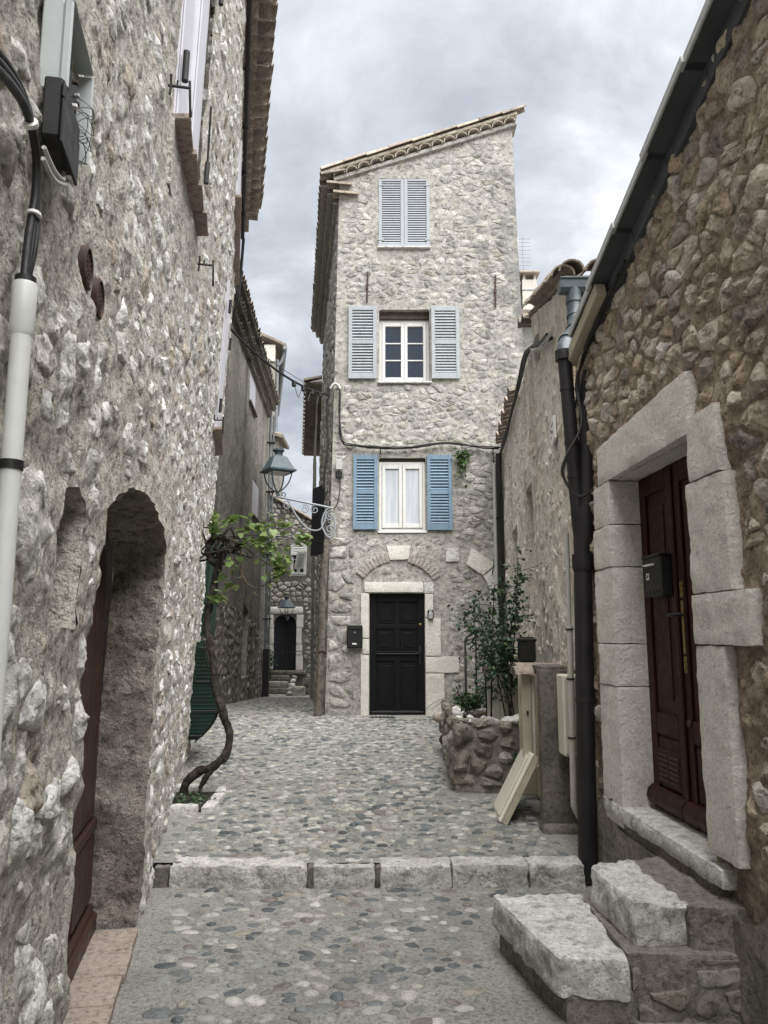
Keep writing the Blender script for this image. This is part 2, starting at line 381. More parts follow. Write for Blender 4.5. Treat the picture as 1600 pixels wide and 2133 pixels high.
MT['door_maroon'] = paint('door_maroon', (.027, .0065, .0058), .5, .3, 7, .0014, wear=(16, .74, (.10, .06, .05)), grain=(14, 14, 1), spec=.22)
MT['door_far'] = paint('door_far', (.012, .013, .018), .6, .25, 9, .001)
MT['brass'] = paint('brass', (.30, .215, .085), .42, .2, 20, .001, metal=.85)
MT['cream_panel'] = paint('cream_panel', (.62, .595, .50), .5, .06, 6, .0006, wear=(10, .71, (.40, .36, .27)))
MT['cream_dirty'] = paint('cream_dirty', (.40, .365, .27), .6, .16, 5, .001, wear=(8, .66, (.24, .205, .14)))
MT['green_slat'] = paint('green_slat', (.008, .028, .021), .5, .2, 8, .001)
MT['wood_pole'] = rough_mat('wood_pole', [(.085, .075, .062), (.15, .132, .11), (.21, .19, .16)], 6, 30, bd=.02, bs=16, grain=.5, streak=(18, (.06, .05, .04), .7))
MT['bark'] = rough_mat('bark', [(.016, .013, .011), (.036, .030, .026), (.085, .072, .063)], 14, 40, bd=.03, bs=32, grain=.5)
MT['twig'] = paint('twig', (.10, .075, .05), .8, .3, 20, .001)
MT['rubber'] = paint('rubber', (.014, .014, .015), .5, .3, 14, .0006)
MT['cable_grey'] = paint('cable_grey', (.42, .42, .40), .5, .1, 14, .0005)
MT['white_label'] = paint('white_label', (.72, .72, .70), .5, .03, 6, .0003)
MT['antenna'] = paint('antenna', (.44, .45, .46), .35, .1, 10, .0004, metal=.5)
MT['wood_lintel'] = paint('wood_lintel', (.085, .07, .058), .8, .3, 8, .003, grain=(1, 12, 12))
def glass_mat(name, col, rough=.06):
    m, t, b = node_mat(name); b.inputs['Base Color'].default_value = (*col, 1); b.inputs['Roughness'].default_value = rough
    b.inputs['Specular IOR Level'].default_value = .8; b.inputs['Coat Weight'].default_value = .6; b.inputs['Coat Roughness'].default_value = .03
    bump(t, b, noise(t, pos(t), 2.4, 2), .006); return m
MT['pane_dark'] = glass_mat('pane_dark', (.012, .018, .032))
MT['pane_room'] = glass_mat('pane_room', (.01, .01, .012), .12)
def curtain_mat():
    m, t, b = node_mat('curtain_pane')
    c = ramp(t, noise(t, pos(t, (9, 9, .8)), 1.6, 4), [(.3, (.40, .425, .46)), (.7, (.56, .58, .61))]); t.links.new(c, b.inputs['Base Color'])
    b.inputs['Roughness'].default_value = .3; b.inputs['Coat Weight'].default_value = .7; b.inputs['Coat Roughness'].default_value = .05; return m
MT['curtain'] = curtain_mat()
def leaf_mat(name, cols, trans=.3):
    m, t, b = node_mat(name)
    oi = t.nodes.new('ShaderNodeObjectInfo'); at = t.nodes.new('ShaderNodeAttribute'); at.attribute_name = 'tint'
    f = nmath(t, 'FRACT', nmath(t, 'ADD', oi.outputs['Random'], at.outputs['Fac']))
    c = ramp(t, f, [(i / (len(cols) - 1), q) for i, q in enumerate(cols)])
    t.links.new(c, b.inputs['Base Color']); b.inputs['Roughness'].default_value = .5
    tr = t.nodes.new('ShaderNodeBsdfTranslucent'); t.links.new(c, tr.inputs[0]); mxs = t.nodes.new('ShaderNodeMixShader'); mxs.inputs[0].default_value = trans
    out = [n for n in t.nodes if n.type == 'OUTPUT_MATERIAL'][0]
    t.links.new(b.outputs[0], mxs.inputs[1]); t.links.new(tr.outputs[0], mxs.inputs[2]); t.links.new(mxs.outputs[0], out.inputs[0]); return m
MT['leaf_vine'] = leaf_mat('leaf_vine', [(.11, .175, .05), (.17, .24, .075), (.13, .20, .055), (.24, .30, .11), (.11, .165, .06)], .38)
MT['leaf_rose'] = leaf_mat('leaf_rose', [(.03, .065, .035), (.055, .10, .045), (.04, .08, .055), (.09, .145, .06), (.028, .055, .032)], .2)
MT['leaf_spider'] = leaf_mat('leaf_spider', [(.06, .105, .04), (.12, .16, .07), (.05, .085, .035)], .25)
MT['leaf_herb'] = leaf_mat('leaf_herb', [(.025, .06, .02), (.05, .10, .03), (.035, .08, .035)], .25)
MT['leaf_wall'] = leaf_mat('leaf_wall', [(.04, .10, .02), (.08, .15, .03)], .25)

# ------------------------------------------------------------------ walls and masonry
class Wall:
    """vertical wall over the plan line a->b; u along it, v = height, o = outwards (towards the street); lean(u, v) tips it"""
    def __init__(s, a, b, facing, lean=None):
        s.a = np.array(a, float); d = np.array(b, float) - s.a; s.L = float(np.hypot(*d)); s.d = d / s.L
        n = np.array((s.d[1], -s.d[0])); s.n = n if np.dot(n, facing) > 0 else -n; s.lean = lean; s.dsp = None
    def Pn(s, u, v, o):
        u, v, o = np.broadcast_arrays(np.asarray(u, float), np.asarray(v, float), np.asarray(o, float))
        if s.lean is not None: o = o + s.lean(u, v)
        return np.stack([s.a[0] + s.d[0] * u + s.n[0] * o, s.a[1] + s.d[1] * u + s.n[1] * o, v], -1)
    def P(s, u, v, o=0.): return Vector(s.Pn(u, v, o).reshape(3))
    def fr(s, u, v, o=0.):
        p = s.P(u, v, o); up = (s.P(u, v + .3, o) - p)
        return Fr(p, (s.d[0], s.d[1], 0), up, (s.n[0], s.n[1], 0))
def wall_mesh(name, W, us, vs, outer, holes, m, parent, amp=.02, sc=3., off=0., seed=0):
    us = np.asarray(us); vs = np.asarray(vs); U, Vv = np.meshgrid(us, vs, indexing='ij'); nu, nv = U.shape
    u = U.ravel().copy(); v = Vv.ravel().copy()
    ins = inpoly(u, v, outer)
    for h in holes: ins &= ~inpoly(u, v, h)
    I = ins.reshape(nu, nv)
    cell = I[:-1, :-1] | I[1:, :-1] | I[:-1, 1:] | I[1:, 1:]
    bad = np.where(~ins)[0]
    if len(bad):
        bu, bv = u[bad].copy(), v[bad].copy(); best = np.full(len(bad), 1e9); nu_, nv_ = bu.copy(), bv.copy()
        for poly in [outer] + list(holes):
            qx, qy, dd = nearest_on(bu, bv, poly)
            mk = dd < best; best[mk] = dd[mk]; nu_[mk] = qx[mk]; nv_[mk] = qy[mk]
        u[bad] = nu_; v[bad] = nv_
    p0 = W.Pn(u, v, 0.)
    dsp = lambda q: off + amp * (fbm(q + seed, sc, 5, .58) + .6 * np.abs(fbm(q + seed + 5, sc * 4.2, 3)) - .2)
    if W.dsp is None: W.dsp = dsp
    d = dsp(p0)
    P = W.Pn(u, v, d)
    idx = np.arange(nu * nv).reshape(nu, nv)
    F = np.stack([idx[:-1, :-1], idx[1:, :-1], idx[1:, 1:], idx[:-1, 1:]], -1)[cell]
    return obj(name, P, F, m, parent, smooth=True)
def reveal(name, W, poly, depth, m, parent, skip=(), nd=6, step=.06, amp=.012, off=.01):
    """rough inner sides of an opening, from the wall face back to the depth given"""
    n = len(poly); runs = [[]]
    st = (max(skip) + 1) % n if skip else 0
    for q in range(n):
        i = (st + q) % n
        if i in skip: runs.append([]); continue
        (x1, y1), (x2, y2) = poly[i], poly[(i + 1) % n]; k = max(1, int(math.hypot(x2 - x1, y2 - y1) / step))
        runs[-1] += [(x1 + (x2 - x1) * t / k, y1 + (y2 - y1) * t / k) for t in range(k)]
        if q == n - 1 or (st + q + 1) % n in skip: runs[-1].append((x2, y2))
    V = []; F = []
    for R in runs:
        if len(R) < 2: continue
        R = np.array(R); T = np.gradient(R, axis=0); T /= np.maximum(np.linalg.norm(T, axis=1, keepdims=True), 1e-9); m_ = len(R)
        p0 = W.Pn(R[:, 0], R[:, 1], 0.); rim = W.dsp(p0) if W.dsp is not None else np.full(m_, off)
        t = np.linspace(0, 1, nd + 1); D = rim[:, None] * (1 - t) - depth * t
        P = W.Pn(np.repeat(R[:, 0], nd + 1), np.repeat(R[:, 1], nd + 1), D.ravel())
        nr = np.stack([-T[:, 1] * W.d[0], -T[:, 1] * W.d[1], T[:, 0]], -1); nr = np.repeat(nr, nd + 1, axis=0)
        dv = amp * (fbm(P, 5., 5, .6) + .3) * np.tile((t > 0) * 1., m_)
        P = P + nr * dv[:, None]; b = len(V); V.extend(P.tolist()); ix = np.arange(m_ * (nd + 1)).reshape(m_, nd + 1) + b
        F.extend(np.stack([ix[:-1, :-1], ix[1:, :-1], ix[1:, 1:], ix[:-1, 1:]], -1).reshape(-1, 4).tolist())
    return obj(name, V, F, m, parent, smooth=True, sharp=70)

def clip_poly(P, mx_, my_, nx, ny):
    out = []; n = len(P)
    D = [(x - mx_) * nx + (y - my_) * ny for x, y in P]
    for i in range(n):
        a, b = P[i], P[(i + 1) % n]; da, db = D[i], D[(i + 1) % n]
        if da <= 0: out.append(a)
        if (da < 0 < db) or (db < 0 < da):
            t = da / (da - db); out.append((a[0] + (b[0] - a[0]) * t, a[1] + (b[1] - a[1]) * t))
    return out
def voronoi(pts, R):
    cells = []; G = {}
    for i, (x, y) in enumerate(pts): G.setdefault((int(math.floor(x / R)), int(math.floor(y / R))), []).append(i)
    for i, (x, y) in enumerate(pts):
        P = [(x - R, y - R), (x + R, y - R), (x + R, y + R), (x - R, y + R)]
        gx, gy = int(math.floor(x / R)), int(math.floor(y / R)); nb = []
        for a in (-1, 0, 1):
            for b in (-1, 0, 1): nb += G.get((gx + a, gy + b), [])
        nb = [j for j in nb if j != i]; nb.sort(key=lambda j: (pts[j][0] - x) ** 2 + (pts[j][1] - y) ** 2)
        for j in nb[:18]:
            qx, qy = pts[j]; P = clip_poly(P, (x + qx) / 2, (y + qy) / 2, qx - x, qy - y)
            if len(P) < 3: break
        cells.append(P)
    return cells
def resample(P, n):
    P = np.array(P + [P[0]]); s = np.r_[0, np.cumsum(np.hypot(*np.diff(P, axis=0).T))]; t = np.linspace(0, s[-1], n, endpoint=False)
    return np.interp(t, s, P[:, 0]), np.interp(t, s, P[:, 1])
def stone_geo(W, poly, h, n, rings, rng, noise_amp=.28, off=0., flat=.5, base=-.03):
    x, y = resample(chaikin(poly, 1) if rng.random() < .2 else list(poly), n); cx, cy = x.mean(), y.mean(); size = math.sqrt(max((x.max() - x.min()) * (y.max() - y.min()), 1e-6))
    ts = [1., .96, .86, .7, .5, .27][:rings] if rings <= 6 else list(1 - np.linspace(0, 1, rings, endpoint=False) ** 1.5 * .9)
    g = rng.normal(0, 1.5, (9, 2)) / size; kk = rng.uniform(.6, 1.4, 9); pw = rng.uniform(5., 12.)
    U = []; Vv = []; H = []
    for t in ts:
        U.append(cx + (x - cx) * t); Vv.append(cy + (y - cy) * t)
        H.append(np.full(n, 1 - t ** pw if t < 1 else -1.))
    U.append(np.array([cx])); Vv.append(np.array([cy])); H.append(np.array([1.]))
    U = np.concatenate(U); Vv = np.concatenate(Vv); prof = np.concatenate(H)
    pl = np.min([k_ + (U - cx) * a + (Vv - cy) * b for k_, (a, b) in zip(kk, g)], axis=0)
    p3 = W.Pn(U, Vv, 0.)
    ro = rng.uniform(0, 50)
    nz = .5 * fbm(p3 + ro, 3.2 / size, 4, .62) - .5 * np.abs(fbm(p3 + ro + 9, 4.5 / size, 3, .6)) + .1
    inner = prof >= 0
    hh = np.where(inner, h * (prof * (flat + (1 - flat) * np.clip(pl, -.2, 1.3)) + noise_amp * nz), base)
    # ragged outline
    jr = 1 + .20 * fbm(p3 + 31, 3.2 / size, 4, .6)
    U = cx + (U - cx) * jr; Vv = cy + (Vv - cy) * jr
    if getattr(W, 'dsp', None) is not None: hh = hh + W.dsp(p3)
    P = W.Pn(U, Vv, hh + off); R = len(ts); F = []
    for r in range(R - 1):
        for k in range(n): F.append((r * n + k, r * n + (k + 1) % n, (r + 1) * n + (k + 1) % n, (r + 1) * n + k))
    c = R * n
    for k in range(n): F.append(((R - 1) * n + k, (R - 1) * n + (k + 1) % n, c))
    return P, F
CAMP = np.array((0, 0, EYE))
def masonry(W, outer, holes, sw, sh, shrink, hgt, m, parent, seed, keep=1., extra=None, limit=300, off=0., name='stone', margin=.012, dens=None, noise_amp=.28, flat=.5, jitter=.42):
    """rubble: Voronoi stones in wavering courses; the 300 that show largest are parts, the rest one stuff part"""
    rng = np.random.default_rng(seed); us = [p[0] for p in outer]; vs = [p[1] for p in outer]
    pts = []; v = min(vs); row = 0
    while v < max(vs):
        hh = sh * rng.uniform(.72, 1.35); u = min(us) + rng.uniform(0, sw)
        while u < max(us):
            ww = sw * rng.choice([.55, .8, 1., 1.25, 1.7], p=[.18, .27, .27, .18, .10])
            k = dens(u, v) if dens else 1.
            pts.append((u + rng.uniform(-jitter, jitter) * ww, (v + hh * (.5 + rng.uniform(-jitter, jitter))) * (sw / sh)))
            u += ww
        v += hh; row += 1
    cells = voronoi(pts, sw * 2.2)
    no = len(outer); crs = [(outer[(i + 1) % no][0] - outer[i][0]) * (outer[(i + 2) % no][1] - outer[(i + 1) % no][1]) - (outer[(i + 1) % no][1] - outer[i][1]) * (outer[(i + 2) % no][0] - outer[(i + 1) % no][0]) for i in range(no)]
    convex = all(q >= -1e-9 for q in crs) or all(q <= 1e-9 for q in crs); sgn_ = 1 if sum(crs) > 0 else -1
    found = []
    for (px, py), c in zip(pts, cells):
        if len(c) < 3 or rng.random() > (keep(px, py * sh / sw) if callable(keep) else keep): continue
        py *= sh / sw; c = [(a, b * sh / sw) for a, b in c]
        if convex:
            for i in range(no):
                (x1, y1), (x2, y2) = outer[i], outer[(i + 1) % no]; c = clip_poly(c, x1, y1, (y2 - y1) * sgn_, -(x2 - x1) * sgn_)
                if len(c) < 3: break
            if len(c) < 3: continue
            ar = abs(sum(c[i - 1][0] * c[i][1] - c[i][0] * c[i - 1][1] for i in range(len(c)))) / 2
            if ar < sw * sh * .12: continue
        cx = sum(a for a, b in c) / len(c); cy = sum(b for a, b in c) / len(c)
        k = rng.uniform(*shrink); c0 = c; ok = False
        for kk_ in (1., .84, .68, .52):
            c = [(cx + (a - cx) * k * kk_, cy + (b - cy) * k * kk_) for a, b in c0]
            X = np.array([a for a, b in c] + [cx]); Y = np.array([b for a, b in c] + [cy])
            BX = np.array([a + (a - cx) * .08 + math.copysign(margin, a - cx) for a, b in c]); BY = np.array([b + (b - cy) * .08 + math.copysign(margin, b - cy) for a, b in c])
            if not inpoly(X, Y, outer).all(): continue
            near = [h for h in holes if not (BX.max() < min(q[0] for q in h) or BX.min() > max(q[0] for q in h) or BY.max() < min(q[1] for q in h) or BY.min() > max(q[1] for q in h))]
            if any(inpoly(np.r_[X, BX], np.r_[Y, BY], h).any() or inpoly(np.array([q[0] for q in h]), np.array([q[1] for q in h]), c).any() for h in near): continue
            ok = True; break
        if not ok: continue
        s = math.sqrt((X.max() - X.min()) * (Y.max() - Y.min()))
        d = float(np.linalg.norm(W.Pn(cx, cy, 0.).reshape(3) - CAMP)); p = W.Pn(cx, cy, 0.).reshape(3)
        vd = (p - CAMP) / d; inview = p[1] > .4 and abs(p[0]) / max(p[1], .1) < .62 and -.62 < (p[2] - EYE) / max(p[1], .1) < 1.1
        fs = abs(vd[0] * W.n[0] + vd[1] * W.n[1])
        found.append((s / d * math.sqrt(fs) * (1 if inview else .02), c, s, d))
    found.sort(key=lambda q: -q[0])
    jv, jf, jt, nb = [], [], [], 0
    for i, (a, c, s, d) in enumerate(found):
        px_ = s / d * 768
        n, R = (10, 3) if px_ < 9 else (14, 5) if px_ < 26 else (26, 9) if px_ < 70 else (44, 15)
        h = hgt(rng, s) if callable(hgt) else rng.uniform(*hgt) * s
        P, F = stone_geo(W, c, h, n, R, rng, off=off, noise_amp=noise_amp, flat=flat)
        tt = rng.random()
        if i < limit: obj(name, P, F, m, parent, smooth=True, sharp=24, tint=tt)
        else:
            jv.append(P); jf.extend([tuple(q + nb for q in f) for f in F]); jt.append(np.full(len(P), tt)); nb += len(P)
    if jv: obj('rubble', np.concatenate(jv), jf, m, parent, smooth=True, sharp=24, tint=np.concatenate(jt), kind='stuff')
def block(W, u0, u1, v0, v1, o0, o1, m, parent, name='block', seed=0, step=.045, amp=.006, rnd=.012, skew=(0, 0, 0, 0)):
    """one dressed stone: a box with softened, slightly uneven faces"""
    fr = W.fr((u0 + u1) / 2, (v0 + v1) / 2, 0.)
    return rough_box(name, fr, (u1 - u0), (v1 - v0), o0, o1, m, parent, seed, step, amp, rnd)
def rough_box(name, fr, w_, h_, c0, c1, m, parent, seed=0, step=.045, amp=.006, rnd=.012, corners=None, **k):
    dp = c1 - c0; nx, ny, nz = (max(2, min(26, int(q / step) + 1)) for q in (w_, h_, dp))
    V = []; F = []; key = {}
    def vid(i, j, l):
        if (i, j, l) not in key: key[(i, j, l)] = len(V); V.append((i / nx - .5, j / ny - .5, l / nz - .5))
        return key[(i, j, l)]
    for i in range(nx):
        for j in range(ny):
            for l in (0, nz): F.append((vid(i, j, l), vid(i + 1, j, l), vid(i + 1, j + 1, l), vid(i, j + 1, l)))
    for i in range(nx):
        for l in range(nz):
            for j in (0, ny): F.append((vid(i, j, l), vid(i + 1, j, l), vid(i + 1, j, l + 1), vid(i, j, l + 1)))
    for j in range(ny):
        for l in range(nz):
            for i in (0, nx): F.append((vid(i, j, l), vid(i, j + 1, l), vid(i, j + 1, l + 1), vid(i, j, l + 1)))
    T = np.array(V); A = T * np.array((w_, h_, dp)); half = np.array((w_, h_, dp)) / 2
    inner = np.clip(A, -(half - rnd), half - rnd); dlt = A - inner; ln = np.linalg.norm(dlt, axis=1, keepdims=True)
    A = inner + dlt / np.maximum(ln, 1e-6) * np.minimum(ln, rnd)
    if corners is not None:   # bilinear plan/elevation outline in the fr.x/fr.y plane
        s_, t_ = T[:, 0] + .5, T[:, 1] + .5
        C = np.array(corners); q = ((1 - s_) * (1 - t_))[:, None] * C[0] + (s_ * (1 - t_))[:, None] * C[1] + (s_ * t_)[:, None] * C[2] + ((1 - s_) * t_)[:, None] * C[3]
        A[:, 0] = q[:, 0] * (A[:, 0] / np.where(np.abs(T[:, 0]) < 1e-9, 1, T[:, 0] * w_)) if False else q[:, 0] + (A[:, 0] - T[:, 0] * w_); A[:, 1] = q[:, 1] + (A[:, 1] - T[:, 1] * h_)
    nrm = A / np.maximum(np.linalg.norm(A / half, axis=1, keepdims=True), 1e-6)
    nrm = np.sign(T) * (np.abs(np.abs(T) - .5) < 1e-6); nl = np.linalg.norm(nrm, axis=1, keepdims=True); nrm = nrm / np.maximum(nl, 1e-6)
    p = A + seed * 3.7
    A = A + nrm * (amp * (fbm(p, 9., 4, .6) + .8 * fbm(p + 3, 26., 2)))[:, None]
    mid = (c0 + c1) / 2
    W_ = np.array(fr.o)[None] + A[:, :1] * np.array(fr.x) + A[:, 1:2] * np.array(fr.y) + (A[:, 2:] + mid) * np.array(fr.z)
    return obj(name, W_, F, m, parent, smooth=True, sharp=48, **k)

# --- canal tile: a tapered half pipe, axis along +x (length L), convex up (+z)
def tile_mesh(name, L=.42, r0=.095, r1=.078, th=.014, n=7, m=None):
    V = []; F = []
    for x, r in ((0, r0), (L, r1)):
        for rr in (r, r - th):
            for k in range(n + 1):
                a = math.pi * k / n; V.append((x, rr * math.cos(a), rr * math.sin(a) * .86))
    q = n + 1
    for k in range(n):
        F.append((k, k + 1, 2 * q + k + 1, 2 * q + k)); F.append((q + k, 3 * q + k, 3 * q + k + 1, q + k + 1))
        F.append((k, q + k, q + k + 1, k + 1)); F.append((2 * q + k, 2 * q + k + 1, 3 * q + k + 1, 3 * q + k))
    F.append((0, 2 * q, 3 * q, q)); F.append((n, q + n, 3 * q + n, 2 * q + n))
    me = bpy.data.meshes.new(name); me.from_pydata(V, [], F); me.materials.append(m)
    me.polygons.foreach_set('use_smooth', np.ones(len(me.polygons), bool)); me.set_sharp_from_angle(angle=math.radians(40)); return me
TILE = tile_mesh('tile', m=MT['tile']); TILE_L = tile_mesh('tile_pale', m=MT['tile_light']); TILE_R = tile_mesh('tile_red', m=MT['terracotta'])
def tiles_row(parent, p0, p1, axis, up, sp, rng, me=None, jit=.008, skip=None):
    """tiles side by side along p0->p1, each running along axis"""
    p0, p1, axis, up = Vector(p0), Vector(p1), Vector(axis).normalized(), Vector(up)
    n = max(1, int(round((p1 - p0).length / sp)))
    for i in range(n + 1):
        p = p0.lerp(p1, i / n) + axis * rng.uniform(-jit, jit) * 2 + up * rng.uniform(-jit, jit) * .6
        side = up.cross(axis).normalized(); z = axis.cross(side).normalized()
        m4 = Matrix((axis, side, z)).transposed().to_4x4(); m4.translation = p
        m4 = m4 @ Matrix.Rotation(rng.uniform(-.05, .05), 4, 'X') @ Matrix.Rotation(rng.uniform(-.03, .03), 4, 'Z')
        inst('tile', me or TILE, m4, parent)

# ------------------------------------------------------------------ ground
def gz(y):
    y = np.asarray(y, float)
    z = np.where(y < 12.8, .122 + (y - 5.08) * .02163, .289 - (y - 12.8) * .058)
    return np.where(y < 5.08, 0., np.maximum(z, -.40))
def G(x, y): return Vector((x, y, float(gz(y))))
class Floor:
    n = np.array((0, 0)); d = np.array((1, 0))
    def Pn(s, u, v, o):
        u, v, o = np.broadcast_arrays(np.asarray(u, float), np.asarray(v, float), np.asarray(o, float)); return np.stack([u, v, gz(v) + o], -1)
FL = Floor()
def path_mesh(name, xs, ys, seed):
    X, Y = np.meshgrid(xs, ys, indexing='ij'); x, y = X.ravel(), Y.ravel(); P = FL.Pn(x, y, 0.)
    P[:, 2] += .010 * fbm(P + seed, 1.3, 4) + .0045 * fbm(P + seed, 11., 3)
    i = np.arange(len(x)).reshape(X.shape); F = np.stack([i[:-1, :-1], i[1:, :-1], i[1:, 1:], i[:-1, 1:]], -1).reshape(-1, 4)
    o = obj(name, P, F, MT['concrete'], None, smooth=True); o['kind'] = 'structure'; return o
gnd = MB().add([(-1500, -1500, -.75), (1500, -1500, -.75), (1500, 1500, -.75), (-1500, 1500, -.75)], [(0, 1, 2, 3)]).build('ground', MT['concrete']); gnd['kind'] = 'structure'
path_low = path_mesh('path', np.linspace(-3.0, 2.6, 120), np.r_[np.linspace(-3, 2.6, 30), np.linspace(2.65, 5.07, 90)], 3)
path_up = path_mesh('path', np.linspace(-6.5, 4.2, 230), np.r_[np.linspace(5.12, 13.5, 240), np.linspace(13.6, 34, 80)], 8)
def pebbles(parent, y0, y1, xl, xr, row, col, seed, holes=(), skip=.06, big=1.):
    rng = np.random.default_rng(seed); L = []; y = y0
    while y < y1:
        rh = row * rng.uniform(.8, 1.25); x = xl(y) + rng.uniform(0, col)
        while x < xr(y):
            sc_ = rng.choice([.72, 1., 1.22], p=[.25, .5, .25]); a = col * rng.uniform(.34, .54) * big * sc_; b = row * rng.uniform(.36, .56) * big * sc_
            cx, cy = x + rng.uniform(-.22, .22) * col, y + rng.uniform(-.3, .3) * rh
            if rng.random() > skip and xl(cy) + a < cx < xr(cy) - a * .7 and not any(h[0] < cx < h[1] and h[2] < cy < h[3] for h in holes): L.append((cx, cy, a, b, rng.normal(0, .32)))
            x += col * rng.uniform(.8, 1.3)
        y += rh
    L.sort(key=lambda q: -(math.sqrt(q[2] * q[3]) / math.hypot(q[0], q[1])) if abs(q[0]) < q[1] * .56 and q[1] > 2.6 else 9)
    jv, jf, jt, nb = [], [], [], 0
    for i, (cx, cy, a, b, rz) in enumerate(L):
        n, ts = (16, (1, .93, .75, .45)) if cy < 7 else (9, (1, .85, .5))
        th = np.linspace(0, 2 * math.pi, n, endpoint=False); e = rng.uniform(.75, 1.05)
        wob = 1 + .10 * np.sin(th * 2 + rng.uniform(0, 6)) + .07 * np.sin(th * 3 + rng.uniform(0, 6)) + .03 * rng.normal(size=n)
        ex = np.sign(np.cos(th)) * np.abs(np.cos(th)) ** e * a * wob; ey = np.sign(np.sin(th)) * np.abs(np.sin(th)) ** e * b * wob
        X = ex * math.cos(rz) - ey * math.sin(rz); Y = ex * math.sin(rz) + ey * math.cos(rz)
        hgt = rng.uniform(.005, .015); tx, ty = rng.normal(0, .07, 2)
        U = []; V = []; H = []
        for t in ts: U.append(cx + X * t); V.append(cy + Y * t); H.append(np.full(n, -.012 if t == 1 else hgt * (1 - t ** 2.6)) + (X * tx + Y * ty) * t)
        U.append([cx]); V.append([cy]); H.append([hgt])
        P = FL.Pn(np.concatenate(U), np.concatenate(V), np.concatenate(H)); R = len(ts); F = []
        for r in range(R - 1):
            for k in range(n): F.append((r * n + k, r * n + (k + 1) % n, (r + 1) * n + (k + 1) % n, (r + 1) * n + k))
        for k in range(n): F.append(((R - 1) * n + k, (R - 1) * n + (k + 1) % n, R * n))
        tt = rng.random()
        if i < 300: obj('pebble', P, F, MT['pebble'], parent, smooth=True, tint=tt)
        else: jv.append(P); jf.extend([tuple(q + nb for q in f) for f in F]); jt.append(np.full(len(P), tt)); nb += len(P)
    if jv: obj('cobbles', np.concatenate(jv), jf, MT['pebble'], parent, smooth=True, tint=np.concatenate(jt), kind='stuff')
LWX = lambda y: -.444 - .1975 * y
def up_l(y): return LWX(y) + .04 if y < 9.75 else -3.25
def up_r(y): return min(1.22, .66 + .0 * y) if y > 7.0 else 1.22 if y > 6.4 else 1.2
pebbles(path_low, 2.55, 5.0, lambda y: LWX(y) + .12, lambda y: .62 - (5.0 - y) * .10 if y < 4.55 else 1.2, .070, .100, 21, skip=.12, big=1.0)
pebbles(path_up, 5.26, 12.3, up_l, lambda y: .60 if 6.9 < y < 9.6 else 1.2 if y <= 6.9 else 1.3, .062, .088, 22, holes=[(-2.1, -1.38, 6.25, 7.3), (-.25, .7, 12.05, 12.4)], skip=.03, big=1.06)
pebbles(path_up, 12.3, 24.5, lambda y: -3.2 - .04 * (y - 12), lambda y: -1.02 - .12 * (y - 12.4), .085, .13, 23, skip=.05)

# kerb: long dressed stones in a row, with dark filler stones in the gaps
kerb = thing('kerb', 'low step of long pale limestone blocks across the cobbled alley', 'kerb', (0, 5.12, 0))
KF = Fr((0, 0, 0), (1, 0, 0), (0, 0, 1), (0, 1, 0))
for i, (x0, x1, zt) in enumerate(((-1.335, -.475, .132), (-.437, -.052, .124), (-.024, .418, .130), (.422, .896, .136), (.900, 1.245, .140))):
    rough_box('kerb_stone', KF.at((x0 + x1) / 2, zt / 2 - .05, 0), x1 - x0, zt + .1, 5.035 + .01 * math.sin(i * 3), 5.235, MT['kerb'], kerb, i + 1, .025, .016, .014)
for i, (x0, x1) in enumerate(((-1.42, -1.345), (-.472, -.44), (-.05, -.026))):
    rough_box('joint_fill', KF.at((x0 + x1) / 2, .015, 0), x1 - x0 + .012, .205, 5.045, 5.22, MT['mortar_far'], kerb, i + 20, .02, .010, .01)

# ------------------------------------------------------------------ left house
def lean_l(u, v): return np.clip((u - 2) / 3.5, 0, 1) * .058 * np.maximum(v, 0)
LW = Wall((-.444, 0), (-.444 - 1.975, 10), (1, 0), lean_l)
house_l = thing('stone_house', 'tall rough limestone house with arched doorway and lavender plank shutters', 'house', (-1.3, 4.2, 0))
arch = [(4.40, -.05), (4.33, .9), (4.30, 1.6), (4.315, 1.86), (4.24, 1.99), (4.02, 2.09), (3.72, 2.155), (3.4, 2.165), (3.08, 2.13), (2.80, 2.05), (2.60, 1.95), (2.52, 1.80), (2.50, 1.5), (2.46, .9), (2.40, .5), (2.38, -.05)]
niche = [(1.97, 1.57), (2.24, 1.56), (2.30, 1.90), (2.20, 1.965), (2.03, 1.93)]
win_a = [(3.42, 4.0), (4.38, 4.0), (4.38, 6.1), (3.42, 6.1)]
win_b = [(7.5, 3.55), (8.55, 3.55), (8.55, 5.15), (7.5, 5.15)]
win_c = [(7.2, 5.92), (9.2, 5.92), (9.2, 6.55), (7.2, 6.55)]
OUT_L = [(-3., -.12), (9.7, -.12), (9.7, 7.02), (-3., 7.02)]
us = [-3.]
while us[-1] < 9.7: us.append(us[-1] + (.25 if us[-1] < .6 else max(.0115, .0075 * us[-1])))
us[-1] = 9.7
holes_l = [arch, niche, win_a, win_b]
wall_mesh('wall', LW, us, np.r_[np.linspace(-.12, 4.2, 250), np.linspace(4.23, 7.02, 90)], OUT_L, holes_l, MT['mortar_left'], house_l, amp=.036, sc=3.4)
def dens_l(u, v): return 1.
def keep_l(u, v):
    if v > 6.75: return 0.
    k = .80
    if 1.9 < v < 2.45 and 2.1 < u < 4.6: k *= .4      # rendered band over the arch
    if v < 1.2 and u < 2.4: k = .85
    return k
pad = lambda P, d: [(a + (d if a > np.mean([q[0] for q in P]) else -d), b + (d if b > np.mean([q[1] for q in P]) else -d)) for a, b in P]
sill_zone = [(3.2, 3.62), (4.6, 3.62), (4.6, 4.05), (3.2, 4.05)]
